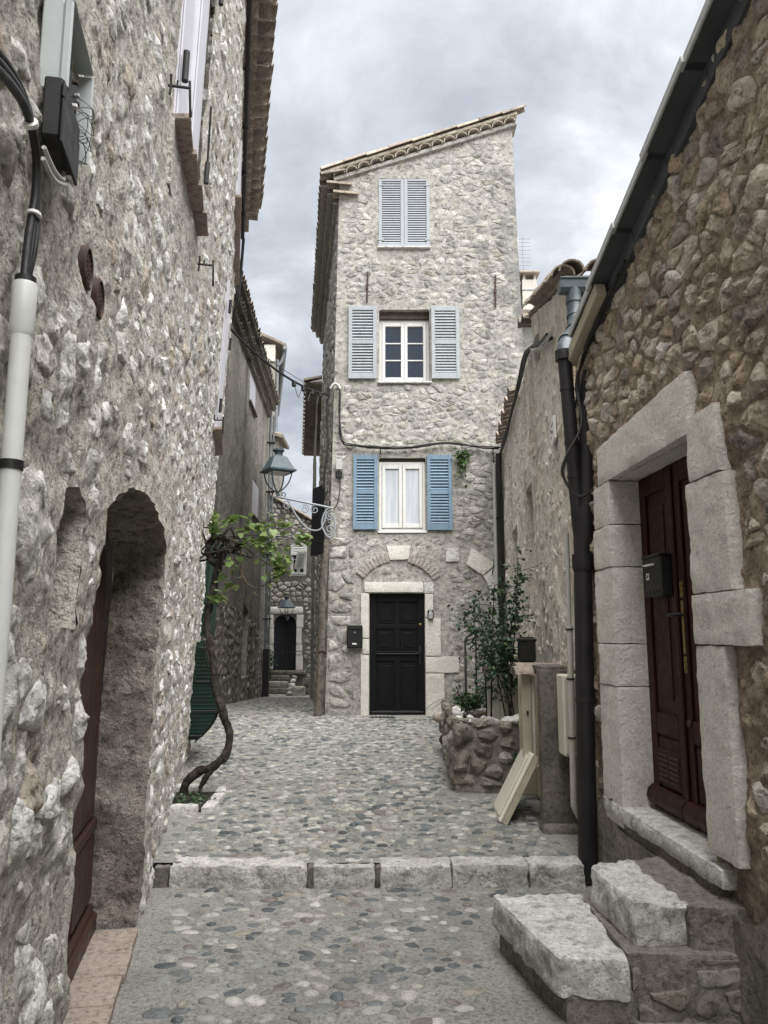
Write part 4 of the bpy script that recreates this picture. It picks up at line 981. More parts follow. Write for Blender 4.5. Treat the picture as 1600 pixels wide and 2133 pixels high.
# ------------------------------------------------------------------ lanterns
def lantern(root, fr, s, m):
    """four sided street lantern: fr at the bottom of the cage, z up"""
    MB().lathe(fr.at(0, 0, .02 * s), [(.012 * s, -.05 * s), (.03 * s, -.02 * s), (.035 * s, .0), (.015 * s, .03 * s)], 10).build('finial', m, root, smooth=True, sharp=40)
    for k in range(4):
        a = math.pi / 4 + k * math.pi / 2; c, sn = math.cos(a), math.sin(a)
        pr = [(.02, .03), (.10, .07), (.19, .17), (.235, .28), (.245, .36)]
        MB().tube(spline([fr.P(r * c * s, r * sn * s, h * s) for r, h in pr], 4), .012 * s, 6).build('cage_bar', m, root, smooth=True)
    hood = MB()
    ring = lambda r, h: [fr.P(r * math.cos(math.pi / 4 + k * math.pi / 2) * s, r * math.sin(math.pi / 4 + k * math.pi / 2) * s, h * s) for k in range(4)]
    R = [ring(.26, .35), ring(.33, .36), ring(.335, .385), ring(.30, .40), ring(.165, .60), ring(.15, .62), ring(.05, .625)]
    V = [p for r in R for p in r]; F = [(i * 4 + k, i * 4 + (k + 1) % 4, (i + 1) * 4 + (k + 1) % 4, (i + 1) * 4 + k) for i in range(len(R) - 1) for k in range(4)] + [(0, 1, 2, 3), (24, 25, 26, 27)]
    hood.add(V, F).build('hood', m, root)
    MB().lathe(fr, [(.05 * s, .615 * s), (.085 * s, .63 * s), (.06 * s, .66 * s), (.07 * s, .70 * s), (.10 * s, .72 * s), (.10 * s, .745 * s), (.03 * s, .755 * s)], 18).build('cap', m, root, smooth=True, sharp=40)
    mbox('lamp_plate', fr, (-.15 * s, .15 * s, -.15 * s, .15 * s, .335 * s, .347 * s), MT['white_label'], root, 0)
lamp = thing('street_lantern', 'blue grey square street lantern on a white scrolled bracket over the alley', 'lantern', (-1.73, 12.28, 3.76), 'old style street lanterns')
lantern(lamp, Fr((-1.73, 12.28, 3.80), (1, 0, 0), (0, 1, 0), (0, 0, 1)).rot('z', 30), .98, MT['lamp_green'])
def scroll(p, r, turns, start, sgn, n=26):
    return [Vector((p[0] + sgn * r * (1 - .8 * t) * math.cos(start + turns * 2 * math.pi * t), p[1], p[2] + r * (1 - .8 * t) * math.sin(start + turns * 2 * math.pi * t))) for t in np.linspace(0, 1, n)]
BY = 12.27
arm = MB().tube([(-.83, BY, 3.555), (-1.78, BY, 3.755)], .017, 8)
arm.build('arm', MT['iron_white'], lamp, smooth=True, sharp=50)
mtube('brace', spline([(-.93, BY, 3.50), (-.97, BY, 3.32), (-1.05, BY, 3.20), (-1.22, BY, 3.22), (-1.38, BY, 3.38), (-1.50, BY, 3.58), (-1.56, BY, 3.70)], 5), .013, MT['iron_white'], lamp, 6)
mtube('wall_plate', spline([(-.84, BY, 3.56), (-.93, BY, 3.53), (-.99, BY, 3.40), (-1.0, BY, 3.27), (-.93, BY, 3.12), (-.86, BY, 3.08), (-.80, BY, 3.16), (-.79, BY, 3.30), (-.81, BY, 3.42)], 5), .014, MT['iron_white'], lamp, 6)
for (p, r, tr, st_, sg) in (((-.87, BY, 3.43), .085, 1.6, 1.2, 1), ((-.87, BY, 3.21), .085, 1.6, 4.4, 1), ((-1.12, BY, 3.53), .075, 1.5, 1.0, 1), ((-1.28, BY, 3.54), .075, 1.5, 1.0, -1), ((-1.58, BY, 3.60), .075, 1.6, .6, -1)): mtube('scroll', scroll(p, r, tr, st_, sg), .009, MT['iron_white'], lamp, 6)
mtube('stem', [(-1.73, BY, 3.745), (-1.73, BY, 3.83)], .02, MT['lamp_green'], lamp, 8)
mtube('crown', scroll((-1.64, BY, 3.78), .06, 1.3, 3.0, 1), .008, MT['lamp_green'], lamp, 6)

# ------------------------------------------------------------------ cables on the corner house
cab = thing('facade_cable', 'black cables looping down the alley corner and across the facade over the blue shutters', 'cable', CW.P(cu(.5), 4.6, .05))
def wobble(pts, amp, seed): r_ = np.random.default_rng(seed); return [Vector(p) + Vector((r_.uniform(-amp, amp), r_.uniform(-amp, amp) * .4, r_.uniform(-amp, amp))) for p in pts]
for i in range(3):
    mtube('wire', spline(wobble([CW.P(cu(x), z, .06 + .02 * i) for x, z in ((-.93, 5.42), (-.92, 5.58), (-.84, 5.66), (-.75, 5.58), (-.74, 5.2), (-.73, 4.85), (-.68, 4.66), (-.55, 4.62), (-.2, 4.585), (.2, 4.57), (.6, 4.60), (.95, 4.655), (1.3, 4.62), (1.65, 4.575), (1.9, 4.565))], .022, 40 + i), 4), .013 - .002 * i, MT['rubber'], cab, 6)
mtube('wire', spline([CW.P(cu(x), z, .04) for x, z in ((-.95, 5.42), (-.94, 5.0), (-.93, 4.6), (-.97, 4.2), (-1.0, 3.9))], 4), .018, MT['rubber'], cab, 6)
mtube('wire', spline([CW.P(cu(x), z, .05) for x, z in ((-.74, 4.2), (-.72, 3.9), (-.76, 3.65), (-.82, 3.55))], 4), .008, MT['rubber'], cab, 6)
mtube('mast_sleeve', spline([CW.P(cu(x), z, .09) for x, z in ((-.90, 5.58), (-.83, 5.66), (-.77, 5.64), (-.73, 5.57))], 4), .026, MT['cable_grey'], cab, 8)
mtube('wire', [CW.P(cu(-.06), 4.6, .05), CW.P(cu(-.06), 4.47, .05)], .01, MT['rubber'], cab, 6)
mtube('wire', spline([CW.P(cu(x), z, .05) for x, z in ((1.80, 4.56), (1.82, 3.6), (1.80, 2.9), (1.74, 2.5))], 4), .008, MT['rubber'], cab, 6)
span = thing('span_cable', 'sagging black cable with loops strung across the alley between two houses', 'cable', (-1.5, 11.3, 6.3))
A_, B_ = Vector((-2.06, 9.75, 5.58)), Vector((-.92, 12.32, 5.47))
cat_ = lambda t, sag: A_.lerp(B_, t) + Vector((0, 0, -sag * 4 * t * (1 - t)))
for i, sg in enumerate((.16, .18, .10)): mtube('wire', [cat_(t, sg) + Vector((0, 0, .012 * i)) for t in np.linspace(0, 1, 24)], (.019, .012, .005)[i], MT['rubber'], span, 6)
for t in (.60, .70, .80, .89):
    p = cat_(t, .18); MB().lathe(Fr(p + Vector((0, 0, -.02)), (1, 0, 0), (0, 1, 0), (0, 0, 1)), [(.01, -.05), (.035, -.035), (.035, .03), (.015, .045)], 10).build('clamp', MT['rubber'], span, smooth=True, sharp=40)
    q = cat_(t + .09, .18); mtube('loop', spline([p, p.lerp(q, .3) + Vector((0, 0, -.13)), p.lerp(q, .55) + Vector((0, 0, -.20)), p.lerp(q, .7) + Vector((0, 0, -.14)), q], 5), .005, MT['rubber'], span, 5)
mtube('feeder', spline([LW.P(9.5, 6.68, .06), LW.P(9.66, 6.3, .06), LW.P(9.68, 5.9, .05), A_], 5), .02, MT['rubber'], span, 6)

# ------------------------------------------------------------------ near house on the right
RW = Wall((1.6565, 0), (1.1565, 10), (-1, 0))
house_r = thing('rubble_house', 'brown rubble stone house with maroon door in a pale dressed stone surround', 'house', (1.5, 4.1, 0))
top_r = lambda u: 4.22 - .29 * (u - 2.87)
OUT_R = [(-2., -.1), (5.38, -.1), (5.38, top_r(5.38)), (-2., top_r(-2.))]
opening = [(3.60, .50), (4.66, .50), (4.66, 2.48), (3.60, 2.48)]
us = [-2.]
while us[-1] < 5.38: us.append(us[-1] + (.2 if us[-1] < 1.6 else .016))
us[-1] = 5.38
wall_mesh('wall', RW, us, np.r_[np.linspace(-.1, 4.4, 250), np.linspace(4.42, 5.8, 40)], OUT_R, [opening], MT['mortar_right'], house_r, amp=.045, sc=4.2, seed=3)
sur_r = [(3.33, .40), (5.0, .36), (4.98, 2.48), (4.85, 2.74), (3.53, 2.80), (3.50, 2.57), (3.27, 2.56), (3.24, 1.73), (3.09, 1.73), (3.09, 1.5), (3.33, 1.5)]
masonry(RW, [(-1.9, .62), (5.36, .5), (5.36, top_r(5.36) - .05), (-1.9, top_r(-1.9) - .05)], [sur_r], .15, .10, (.66, 1.0), lambda r, s: r.uniform(.07, .22) * s + .010, MT['stone_right'], house_r, 52,
        keep=lambda u, v: .97 if v > 2.6 else .8, flat=.3, noise_amp=.5, jitter=.48)
# damp render at the foot of the wall, with a ragged upper edge
rr = np.random.default_rng(6)
edge = [(u, .52 + .10 * math.sin(u * 3.1) + rr.uniform(-.05, .05)) for u in np.arange(5.0, 1.0, -.18)]
wall_mesh('plinth_render', RW, np.linspace(1., 5.36, 200), np.linspace(-.1, .75, 45), [(5.3, -.1), (5.3, .42)] + edge + [(1.0, -.1)], [[(3.5, .42), (4.75, .42), (4.75, .9), (3.5, .9)]], MT['render_damp'], house_r, amp=.016, sc=4, off=.045, seed=9)
# dressed surround
rough_box('lintel', Fr(RW.P(0, 0), (RW.d[0], RW.d[1], 0), (0, 0, 1), (RW.n[0], RW.n[1], 0)), 1.3, .29, -.2, .045, MT['dressed'], house_r, 3, .04, .009, .014, corners=[(3.545, 2.485), (4.86, 2.482), (4.84, 2.73), (3.54, 2.80)])
for i, (a, b, u1) in enumerate(((.44, 1.239, 4.985), (1.242, 1.488, 4.965), (1.491, 1.949, 4.99), (1.952, 2.209, 4.97), (2.212, 2.48, 4.95))):
    block(RW, 4.655, u1, a, b, -.235, .045 + .004 * (i % 2), MT['dressed'], house_r, 'jamb_stone', 20 + i, amp=.007, rnd=.009, step=.03)
for i, (a, b, u0) in enumerate(((.60, 1.498, 3.33), (1.501, 1.728, 3.10), (1.731, 2.249, 3.24), (2.252, 2.56, 3.27))):
    block(RW, u0, 3.605 if i < 3 else 3.56, a, b, -.235, .042 + .004 * (i % 2), MT['dressed'], house_r, 'jamb_stone', 30 + i, amp=.007, rnd=.009, step=.03)
rough_box('door_sill', RW.fr(4.22, .515, 0), 1.50, .09, -.36, .055, MT['dressed_worn'], house_r, 41, .035, .010, .02)
rough_box('sill_base', RW.fr(4.25, .27, 0), 1.42, .40, -.3, .030, MT['render_damp'], house_r, 42, .05, .012, .02)
# double leaf door
F0 = RW.fr(3.605, .565, -.16); DR = MT['door_maroon']
for j, (a, b) in enumerate(((0.0, .572), (.577, 1.048))):
    d = mbox('door', F0, (a, b, 0, 1.92, -.045, 0), DR, house_r, .003); L = b - a
    st = .085
    for q in ((a, a + st, 0, 1.92), (b - st, b, 0, 1.92), (a + st, b - st, 1.80, 1.92), (a + st, b - st, 0, .12), (a + st, b - st, .42, .54)): mbox('rail', F0, (q[0] + .001, q[1] - .001, q[2] + .001, q[3] - .001, .0005, .016), DR, d, .004)
    p_ = mbox('panel', F0, (a + st + .02, b - st - .02, .57, 1.77, .0005, .006), DR, d, .003); mbox('field', F0, (a + st + .055, b - st - .055, .62, 1.72, .0065, .012), DR, p_, .005)
    mbox('panel', F0, (a + st + .015, b - st - .015, .135, .41, .0005, .010), DR, d, .004)
    MB().prism(Fr(F0.P(a + .004, .03, .001), F0.y, F0.z, F0.x), [(0, 0), (0, .05), (.035, .062), (.07, .055), (.095, .03), (.10, .015), (.10, 0)], 0, L - .008).build('weather_board', DR, d)
lv = MB().box(F0, .66, .965, .145, .345, .0105, .018, .004).build('vent_plate', DR, house_r)
for k in range(6):
    for a in (.68, .82): mbox('vent_slat', F0, (a, a + .12, .168 + k * .027, .182 + k * .027, .0185, .026), MT['iron_rust'], lv, .002)
mbox('meeting_strip', F0, (.555, .595, .10, 1.90, .017, .032), DR, house_r, .008)
hp = MB().prism(Fr(F0.P(.52, .72, .0165), F0.x, F0.y, F0.z), [(-.014, .16), (.014, .16), (.014, .44), (-.014, .44)], 0, .004)
for zc in (.13, .10, .075, .47, .50, .525): hp.tube([F0.P(.52 + .012 * math.cos(t), .72 + zc + .014 * math.sin(t), .019) for t in np.linspace(0, 6.28, 11)], .004, 5)
hp = hp.build('handle_plate', MT['brass'], house_r)
mtube('lever', [F0.P(.52, 1.085, .02), F0.P(.52, 1.085, .06), F0.P(.54, 1.085, .066), F0.P(.60, 1.082, .066)], .010, MT['iron'], hp, 8)
MB().lathe(Fr(F0.P(.52, .52, .0165), F0.x, F0.y, F0.z), [(.02, 0), (.02, .006), (.014, .012), (.004, .013)], 14).build('lock', MT['iron_rust'], house_r, smooth=True, sharp=40)
mb_ = thing('door_mail_box', 'black mail box with papers in its slot hung on the maroon door', 'mail box', RW.P(4.2, 1.55, -.21))
fr = F0.at(.62, 1.19, .018)
mbox('body', fr, (0, .24, 0, .225, 0, .065), MT['black_plastic'], mb_, .006); mbox('lid', fr, (-.005, .245, .222, .236, -.001, .078), MT['black_plastic'], mb_, .005)
mbox('slot', fr, (.07, .205, .172, .186, .0655, .068), MT['iron'], mb_, .002); mbox('letter', fr, (.08, .195, .174, .183, .066, .088), MT['white_label'], mb_, .001)
mbox('name_card', fr, (.165, .205, .098, .135, .0655, .067), MT['white_label'], mb_, 0); mbox('card_mark', fr, (.176, .194, .108, .126, .0671, .0675), MT['iron'], mb_, 0)
for k in range(5): MB().lathe(Fr(fr.P(.035 + .042 * k, .03, .0655), fr.x, fr.y, fr.z), [(.011, 0), (.011, .003), (.002, .004)], 10).build('air_hole', MT['iron'], mb_)
# verge: dark fascia under overlapping pale lipped sheets
seg = [2.0, 2.62, 3.15, 3.62, 4.10, 4.56, 5.0]
for k, (a, b) in enumerate(zip([-2.] + seg[:-1], seg)):
    z0, z1 = top_r(a), top_r(b); dv = (RW.P(b, z1) - RW.P(a, z0)).normalized(); fr = Fr(RW.P(a, z0 - .02, 0), dv, Vector((0, 0, 1)) - dv * dv.z, (RW.n[0], RW.n[1], 0)); L = (RW.P(b, z1) - RW.P(a, z0)).length
    o = .012 * (k % 2)
    mbox('verge_sheet', fr, (-.02, L + .03, -.01, .022, -.4, .125 + o), MT['verge'], house_r, .004); mbox('verge_lip', fr, (-.021, L + .032, -.02, .030, .126 + o, .140 + o), MT['verge_lip'], house_r, .004)
    mbox('fascia', fr, (0, L - .002, -.12, -.012, -.1, .035), MT['verge'], house_r, .004)
z0, z1 = top_r(4.56) - .10, top_r(5.2) - .12; dv = (RW.P(5.2, z1) - RW.P(4.56, z0)).normalized(); fr = Fr(RW.P(4.5, z0 + .02, .02), dv, Vector((0, 0, 1)) - dv * dv.z, (RW.n[0], RW.n[1], 0))
mbox('verge_board', fr, (0, .72, -.03, .06, .03, .10), MT['cream_dirty'], house_r, .006)
MB().box(RW.fr(0, 0, 0), -2, 5.36, -.1, 3.45, -3., -.35).build('core', MT['mortar_right'], house_r)
# wires down the verge
vw = thing('verge_cable', 'black cable bundle running down beside the right roof edge to the drainpipes', 'cable', RW.P(4.9, 3.4, .05))
for i in range(4): mtube('wire', spline(wobble([RW.P(4.2, 3.70, .04), RW.P(4.6, 3.58, .045), RW.P(4.95, 3.42, .06), RW.P(5.08, 3.25, .08), (1.33, 5.02, 2.95), (1.22, 5.02, 2.72), (1.20, 5.02, 2.58), (1.28, 4.98, 2.44), RW.P(4.93, 2.47, .05)] if i < 2 else [RW.P(4.3, 3.66, .05), RW.P(4.75, 3.5, .06), RW.P(5.0, 3.36, .07), RW.P(5.14, 3.1, .07)], .012, 60 + i), 5), .009 - .0012 * i, MT['rubber'], vw, 6)

# ------------------------------------------------------------------ stone steps to the maroon door
steps = thing('stone_steps', 'two thick worn limestone steps leading up to the maroon door', 'steps', (1.0, 3.8, 0))
UPF = Fr((0, 0, 0), (1, 0, 0), (0, 1, 0), (0, 0, 1))
rough_box('step', UPF, .35, .8, .105, .262, MT['dressed_worn'], steps, 51, .024, .018, .018, corners=[(.70, 3.33), (.985, 3.31), (.99, 4.13), (.54, 4.10)])
rough_box('step', UPF, .25, .5, .245, .432, MT['dressed_worn'], steps, 52, .024, .020, .02, corners=[(1.05, 3.45), (1.29, 3.46), (1.23, 4.05), (1.00, 3.97)])
rough_box('bed', UPF, .6, .8, -.1, .135, MT['render_damp'], steps, 53, .02, .012, .012, corners=[(.725, 3.345), (1.00, 3.335), (1.03, 4.2), (.57, 4.10)])
rough_box('bed', UPF, .5, .8, -.1, .255, MT['render_damp'], steps, 54, .02, .012, .012, corners=[(.995, 3.40), (1.60, 3.37), (1.45, 4.2), (.985, 4.1)])
rough_box('bed', UPF, .25, .7, .1, .425, MT['render_damp'], steps, 55, .02, .012, .012, corners=[(1.27, 3.43), (1.56, 3.39), (1.44, 4.2), (1.21, 4.08)])
FS = Wall((.80, 3.385), (1.58, 3.375), (0, -1))
masonry(FS, [(.2, -.05), (.75, -.05), (.75, .24), (.2, .24)], [], .15, .10, (.5, .8), (.05, .10), MT['stone_dark'], steps, 58, keep=.95)
flat_ = rough_box('paving_slab', UPF, .4, .3, -.02, .035, MT['dressed_worn'], steps, 56, .04, .008, .015, corners=[(.80, 4.18), (1.22, 4.22), (1.24, 4.62), (.86, 4.55)])

# ------------------------------------------------------------------ cream house in the middle right
MW = Wall((1.95, 12.4), (1.374, 5.2), (-1, 0))
house_m = thing('cream_house', 'cream plastered house with small deep windows behind the black drainpipes', 'house', (1.7, 9, .2))
OUT_M = [(0, .1), (6.86, .05), (6.86, 4.20), (4.55, 4.93), (4.55, 4.60), (0, 4.60)]
m_w1 = [(3.50, 2.0), (4.20, 2.0), (4.20, 3.20), (3.50, 3.20)]; m_w2 = [(1.45, 2.25), (2.35, 2.25), (2.35, 2.98), (1.45, 2.98)]; m_w3 = [(4.72, 4.24), (5.12, 4.24), (5.12, 4.55), (4.72, 4.58)]; m_w4 = [(.7, .3), (1.35, .3), (1.35, 1.5), (.7, 1.5)]
wall_mesh('wall', MW, np.linspace(0, 6.86, 280), np.linspace(.05, 4.95, 210), OUT_M, [m_w1, m_w2, m_w3, m_w4], MT['plaster_cream'], house_m, amp=.030, sc=4.2, seed=5)
masonry(MW, OUT_M, [pad(q, .05) for q in (m_w1, m_w2, m_w3, m_w4)], .19, .13, (.4, .8), lambda r, s: r.uniform(.05, .12) * s + .006, MT['plaster_cream'], house_m, 61, keep=.5, flat=.4, limit=120)
for q in (m_w1, m_w2, m_w3, m_w4):
    reveal('window_reveal', MW, q, .25, MT['plaster_cream'], house_m, amp=.01)
    MB().add([MW.P(u, v, -.24) for u, v in q], [(0, 1, 2, 3)]).build('window_back', MT['pane_room'], house_m)
MB().box(Fr((0, 0, 0), (1, 0, 0), (0, 1, 0), (0, 0, 1)), 1.43, 3.4, 5.56, 5.75, -.1, 4.12).build('gable_wall', MT['mortar_right'], house_m)
rise = (MW.P(4.55, 4.93) - MW.P(6.86, 4.20)).normalized()
rm = MB().box(Fr(MW.P(6.86, 4.22, .04), rise, (1, 0, 0), Vector((0, 0, 1)) - rise * rise.z), -.12, 2.5, 0.02, 2.5, .0, .035).build('roof', MT['tile'], house_m)
rup_m = (Vector((0, 0, 1)) - rise * rise.z).normalized(); sdm = rup_m.cross(rise).normalized()
for k in range(5):                                                # tile ends over the gutter
    p = MW.P(6.86, 4.25, .0) + Vector((.02 + .20 * k, -.10 - .01 * k, .02)); m4 = Matrix((rise, sdm, rup_m)).transposed().to_4x4(); m4.translation = p; inst('tile', TILE, m4 @ Matrix.Scale(1.05, 4), rm)
for k in range(6):                                                # pale tiles up the verge
    p = MW.P(6.9, 4.23, .03) + rise * (.40 * k) + rup_m * (.03 + .008 * (k % 2)); m4 = Matrix((rise, sdm, rup_m)).transposed().to_4x4(); m4.translation = p; inst('tile', TILE_L, m4, rm)
tiles_row(rm, MW.P(4.45, 4.93, .10), MW.P(4.2, 4.99, .10), (-MW.n[0], -MW.n[1], 0), (0, 0, 1), .19, rt, TILE)
for k in range(14):
    p = MW.P(.3 + .20 * k, 4.60, .10 + .01 * (k % 3)); nn = Vector((MW.n[0], MW.n[1], 0)); m4 = Matrix((-nn, nn.cross(Vector((0, 0, 1))), Vector((0, 0, 1)))).transposed().to_4x4(); m4.translation = p
    inst('tile', (TILE_R, TILE, TILE_R)[k % 3], m4 @ Matrix.Rotation(math.radians(-16), 4, 'Y'), rm)
MB().box(MW.fr(0, 0, -.3), 0, 6.8, .0, 4.55, -2.0, 0).build('core', MT['plaster_cream'], house_m)
mc = thing('wall_cable', 'black cable following the top edge of the cream plastered wall', 'cable', MW.P(3, 4.6, .05))
for i in range(2): mtube('wire', spline(wobble([MW.P(u, v, .05 + .015 * i) for u, v in ((6.2, 4.05), (5.6, 4.22), (5.0, 4.42), (4.5, 4.50), (3.6, 4.50), (2.6, 4.45), (1.6, 4.43), (.9, 4.40), (.4, 4.3), (.25, 3.6), (.2, 2.6))], .02, 80 + i), 4), .022 - .008 * i, MT['rubber'], mc, 6)
for i in range(3): mtube('wire', spline(wobble([MW.P(u, v, .06) for u, v in ((6.45, 3.98), (6.0, 4.06), (5.6, 4.16), (5.1, 4.34))], .02, 90 + i), 4), .008, MT['cable_grey'], mc, 5)
dpf = thing('far_downpipe', 'thin dark downpipe in the corner where the cream house meets the corner house', 'downpipe', (1.86, 12.2, .3))
mtube('pipe', [(1.86, 12.22, .28), (1.86, 12.22, 4.45)], .042, MT['pipe_black'], dpf, 10); mtube('pipe', [(1.80, 12.30, .28), (1.80, 12.30, 4.3)], .03, MT['cable_grey'], dpf, 8)
for z_ in (1.2, 2.3, 3.4): mbox('clip', Fr((1.86, 12.22, z_), (1, 0, 0), (0, 1, 0), (0, 0, 1)), (-.05, .05, -.05, .14, -.012, .012), MT['iron'], dpf, .003)
pq = thing('wall_plaque', 'small white tile plaque with dark marks on the cream wall behind the drainpipe', 'plaque', MW.P(6.1, 3.24, .02))
fr = MW.fr(6.08, 3.24, .02).rot('z', 8); MB().prism(fr, [(-.13, 0), (-.09, -.09), (0, -.12), (.13, -.10), (.13, .1), (0, .12), (-.09, .09)], 0, .02).build('plate', MT['white_label'], pq)
for k, (a, b) in enumerate(((-.05, .03), (.02, .05), (.05, -.02), (-.03, -.04), (.0, .0), (.07, .05))): mbox('mark', fr, (a - .013, a + .013, b - .012, b + .012, .0205, .022), MT['iron'], pq, 0)

# ------------------------------------------------------------------ gutter and drainpipes
dp = thing('drainpipe', 'pair of black drainpipes merging into one under a grey plastic gutter outlet', 'drainpipe', (1.29, 5.15, 0))
GF = Fr((1.33, 5.50, 4.10), (1, 0, 0), (0, 1, 0), (0, 0, 1))
gt = MB().prism(Fr(GF.P(0, 0, 0), (0, 1, 0), (0, 0, 1), (1, 0, 0)), [(-.06, .10), (-.055, .03), (-.03, 0), (.03, 0), (.055, .03), (.06, .10)], 0, .55).build('gutter', MT['pipe_grey'], dp)
mbox('gutter_lip', GF, (-.004, .556, -.072, -.055, .092, .108), MT['pipe_grey'], dp, .006)
P_ = lambda *q: [Vector(p) for p in q]
mtube('outlet', spline(P_((1.44, 5.50, 4.13), (1.44, 5.495, 3.98), (1.437, 5.46, 3.86), (1.41, 5.38, 3.76), (1.34, 5.27, 3.66), (1.285, 5.19, 3.56), (1.265, 5.155, 3.47)), 5), .056, MT['pipe_grey'], dp, 18)
for (p, q) in (((1.44, 5.50, 4.06), (1.44, 5.497, 4.02)), ((1.44, 5.488, 3.93), (1.438, 5.48, 3.90)), ((1.40, 5.365, 3.75), (1.39, 5.345, 3.735)), ((1.31, 5.225, 3.615), (1.30, 5.21, 3.60))): mtube('collar', P_(p, q), .0625, MT['pipe_grey'], dp, 18)
PB = MT['pipe_black']
mtube('branch_pipe', P_((1.262, 5.15, 3.50), (1.275, 5.15, 3.25), (1.318, 5.15, 2.30), (1.33, 5.15, 2.16)), .047, PB, dp, 18)
mtube('socket', P_((1.261, 5.15, 3.51), (1.263, 5.15, 3.44)), .062, PB, dp, 18)
for z_ in (3.24, 2.86, 2.62): mtube('socket', P_((1.275 + (3.25 - z_) * .045, 5.15, z_), (1.275 + (3.25 - z_) * .045, 5.15, z_ - .02)), .051, PB, dp, 18)
mtube('branch_pipe', spline(P_((1.52, 5.20, 3.48), (1.47, 5.17, 3.40), (1.42, 5.15, 3.28), (1.405, 5.14, 3.1), (1.385, 5.14, 2.6), (1.365, 5.14, 2.32)), 4), .054, PB, dp, 18)
mtube('junction', P_((1.36, 5.145, 2.40), (1.36, 5.145, 2.28), (1.345, 5.145, 2.17), (1.335, 5.145, 2.06)), (.066, .07, .068, .058), PB, dp, 20)
mtube('socket', P_((1.335, 5.145, 2.075), (1.335, 5.145, 1.99), (1.334, 5.145, 1.96)), (.072, .072, .064), PB, dp, 20)
mtube('main_pipe', P_((1.335, 5.145, 2.05), (1.31, 5.145, 1.0), (1.287, 5.14, .02)), .06, PB, dp, 22)
mtube('bracket', P_((1.314, 5.145, 1.135), (1.3135, 5.145, 1.115)), .065, MT['iron'], dp, 18); mtube('bracket_arm', P_((1.36, 5.145, 1.125), (1.43, 5.14, 1.125)), .008, MT['iron'], dp, 6)
cn = thing('corrugated_conduit', 'beige corrugated cable conduit running down behind the black drainpipe', 'conduit', (1.27, 5.35, .4))
mtube('upper_tube', P_((1.29, 5.38, 2.25), (1.285, 5.38, 1.60)), .016, MT['cable_grey'], cn, 10)
zz = np.linspace(1.60, .42, 118); cp = [Vector((1.283 - .012 * (1.6 - z_), 5.37, z_)) for z_ in zz] + [Vector((1.285, 5.38, .38)), Vector((1.31, 5.40, .34))]
mtube('corrugated_tube', cp, [.0245 if i % 2 else .0205 for i in range(len(cp))], MT['conduit'], cn, 12)
for z_ in (1.585, 1.25, .86): mtube('tie', P_((1.28 - .012 * (1.6 - z_), 5.37, z_), (1.28 - .012 * (1.6 - z_), 5.37, z_ - .012)), .028, MT['rubber'], cn, 12)

# ------------------------------------------------------------------ planter, meter cupboards and plants
pl = thing('stone_planter', 'low rubble stone planter holding rose and potted plants beside the meter cupboard', 'planter', (.95, 8, .18))
PF = Wall((.63, 7.10), (1.28, 7.02), (0, -1)); PS = Wall((.63, 7.10), (.70, 9.35), (-1, 0))
for Wp, L in ((PF, .65), (PS, 2.25)):
    wall_mesh('wall', Wp, np.linspace(0, L, int(L / .03)), np.linspace(.1, .74, 24), [(0, .1), (L, .1), (L, .74), (0, .74)], [], MT['render_damp'], pl, amp=.035, sc=5)
    masonry(Wp, [(-.02, .22), (L + .02, .22), (L + .02, .80), (-.02, .80)], [], .18, .15, (.66, .98), lambda r, s: r.uniform(.14, .34) * s + .015, MT['stone_dark'], pl, 71, keep=.9, flat=.4)
rough_box('soil', UPF, .6, 2.2, .1, .66, MT['soil'], pl, 5, .06, .02, .02, corners=[(.66, 7.12), (1.30, 7.06), (1.5, 9.3), (.72, 9.32)])
rk = np.random.default_rng(9)
def rock(name, c, r, m, parent, seed, sq=(1, 1, .7)):
    rg = np.random.default_rng(seed); n, R = 16, 9; V = []; nrm = rg.normal(size=(9, 3)); nrm /= np.linalg.norm(nrm, axis=1)[:, None]; dd = rg.uniform(.65, 1., 9)
    for i in range(R + 1):
        ph = math.pi * i / R
        for k in range(n): V.append((math.sin(ph) * math.cos(2 * math.pi * k / n), math.sin(ph) * math.sin(2 * math.pi * k / n), math.cos(ph)))
    D = np.array(V); q = D @ nrm.T; rad = np.min(np.where(q > .05, dd / np.maximum(q, .05), 9), axis=1); rad = np.minimum(rad, 1.25) * (1 + .12 * fbm(D + seed, 2.5, 3))
    P = D * rad[:, None] * r * np.array(sq) + np.array(c); F = [(i * n + k, i * n + (k + 1) % n, (i + 1) * n + (k + 1) % n, (i + 1) * n + k) for i in range(R) for k in range(n)]
    return obj(name, P, F, m, parent, smooth=True, sharp=55, tint=rg.random())
for i, (x, y, z_, r) in enumerate(((.80, 8.7, .66, .13), (.98, 8.6, .68, .14), (1.15, 8.5, .66, .12), (.72, 9.1, .60, .14), (1.28, 7.25, .77, .09), (1.14, 7.2, .76, .08), (1.0, 7.3, .73, .08))): rock('stone', (x, y, z_), r, MT['stone_left'], pl, 100 + i)
for i in range(34): rock('white_pebble', (.72 + rk.uniform(0, .42), 7.25 + rk.uniform(0, .5), .70 + rk.uniform(0, .05)), rk.uniform(.018, .035), MT['white_label'], pl, 200 + i)
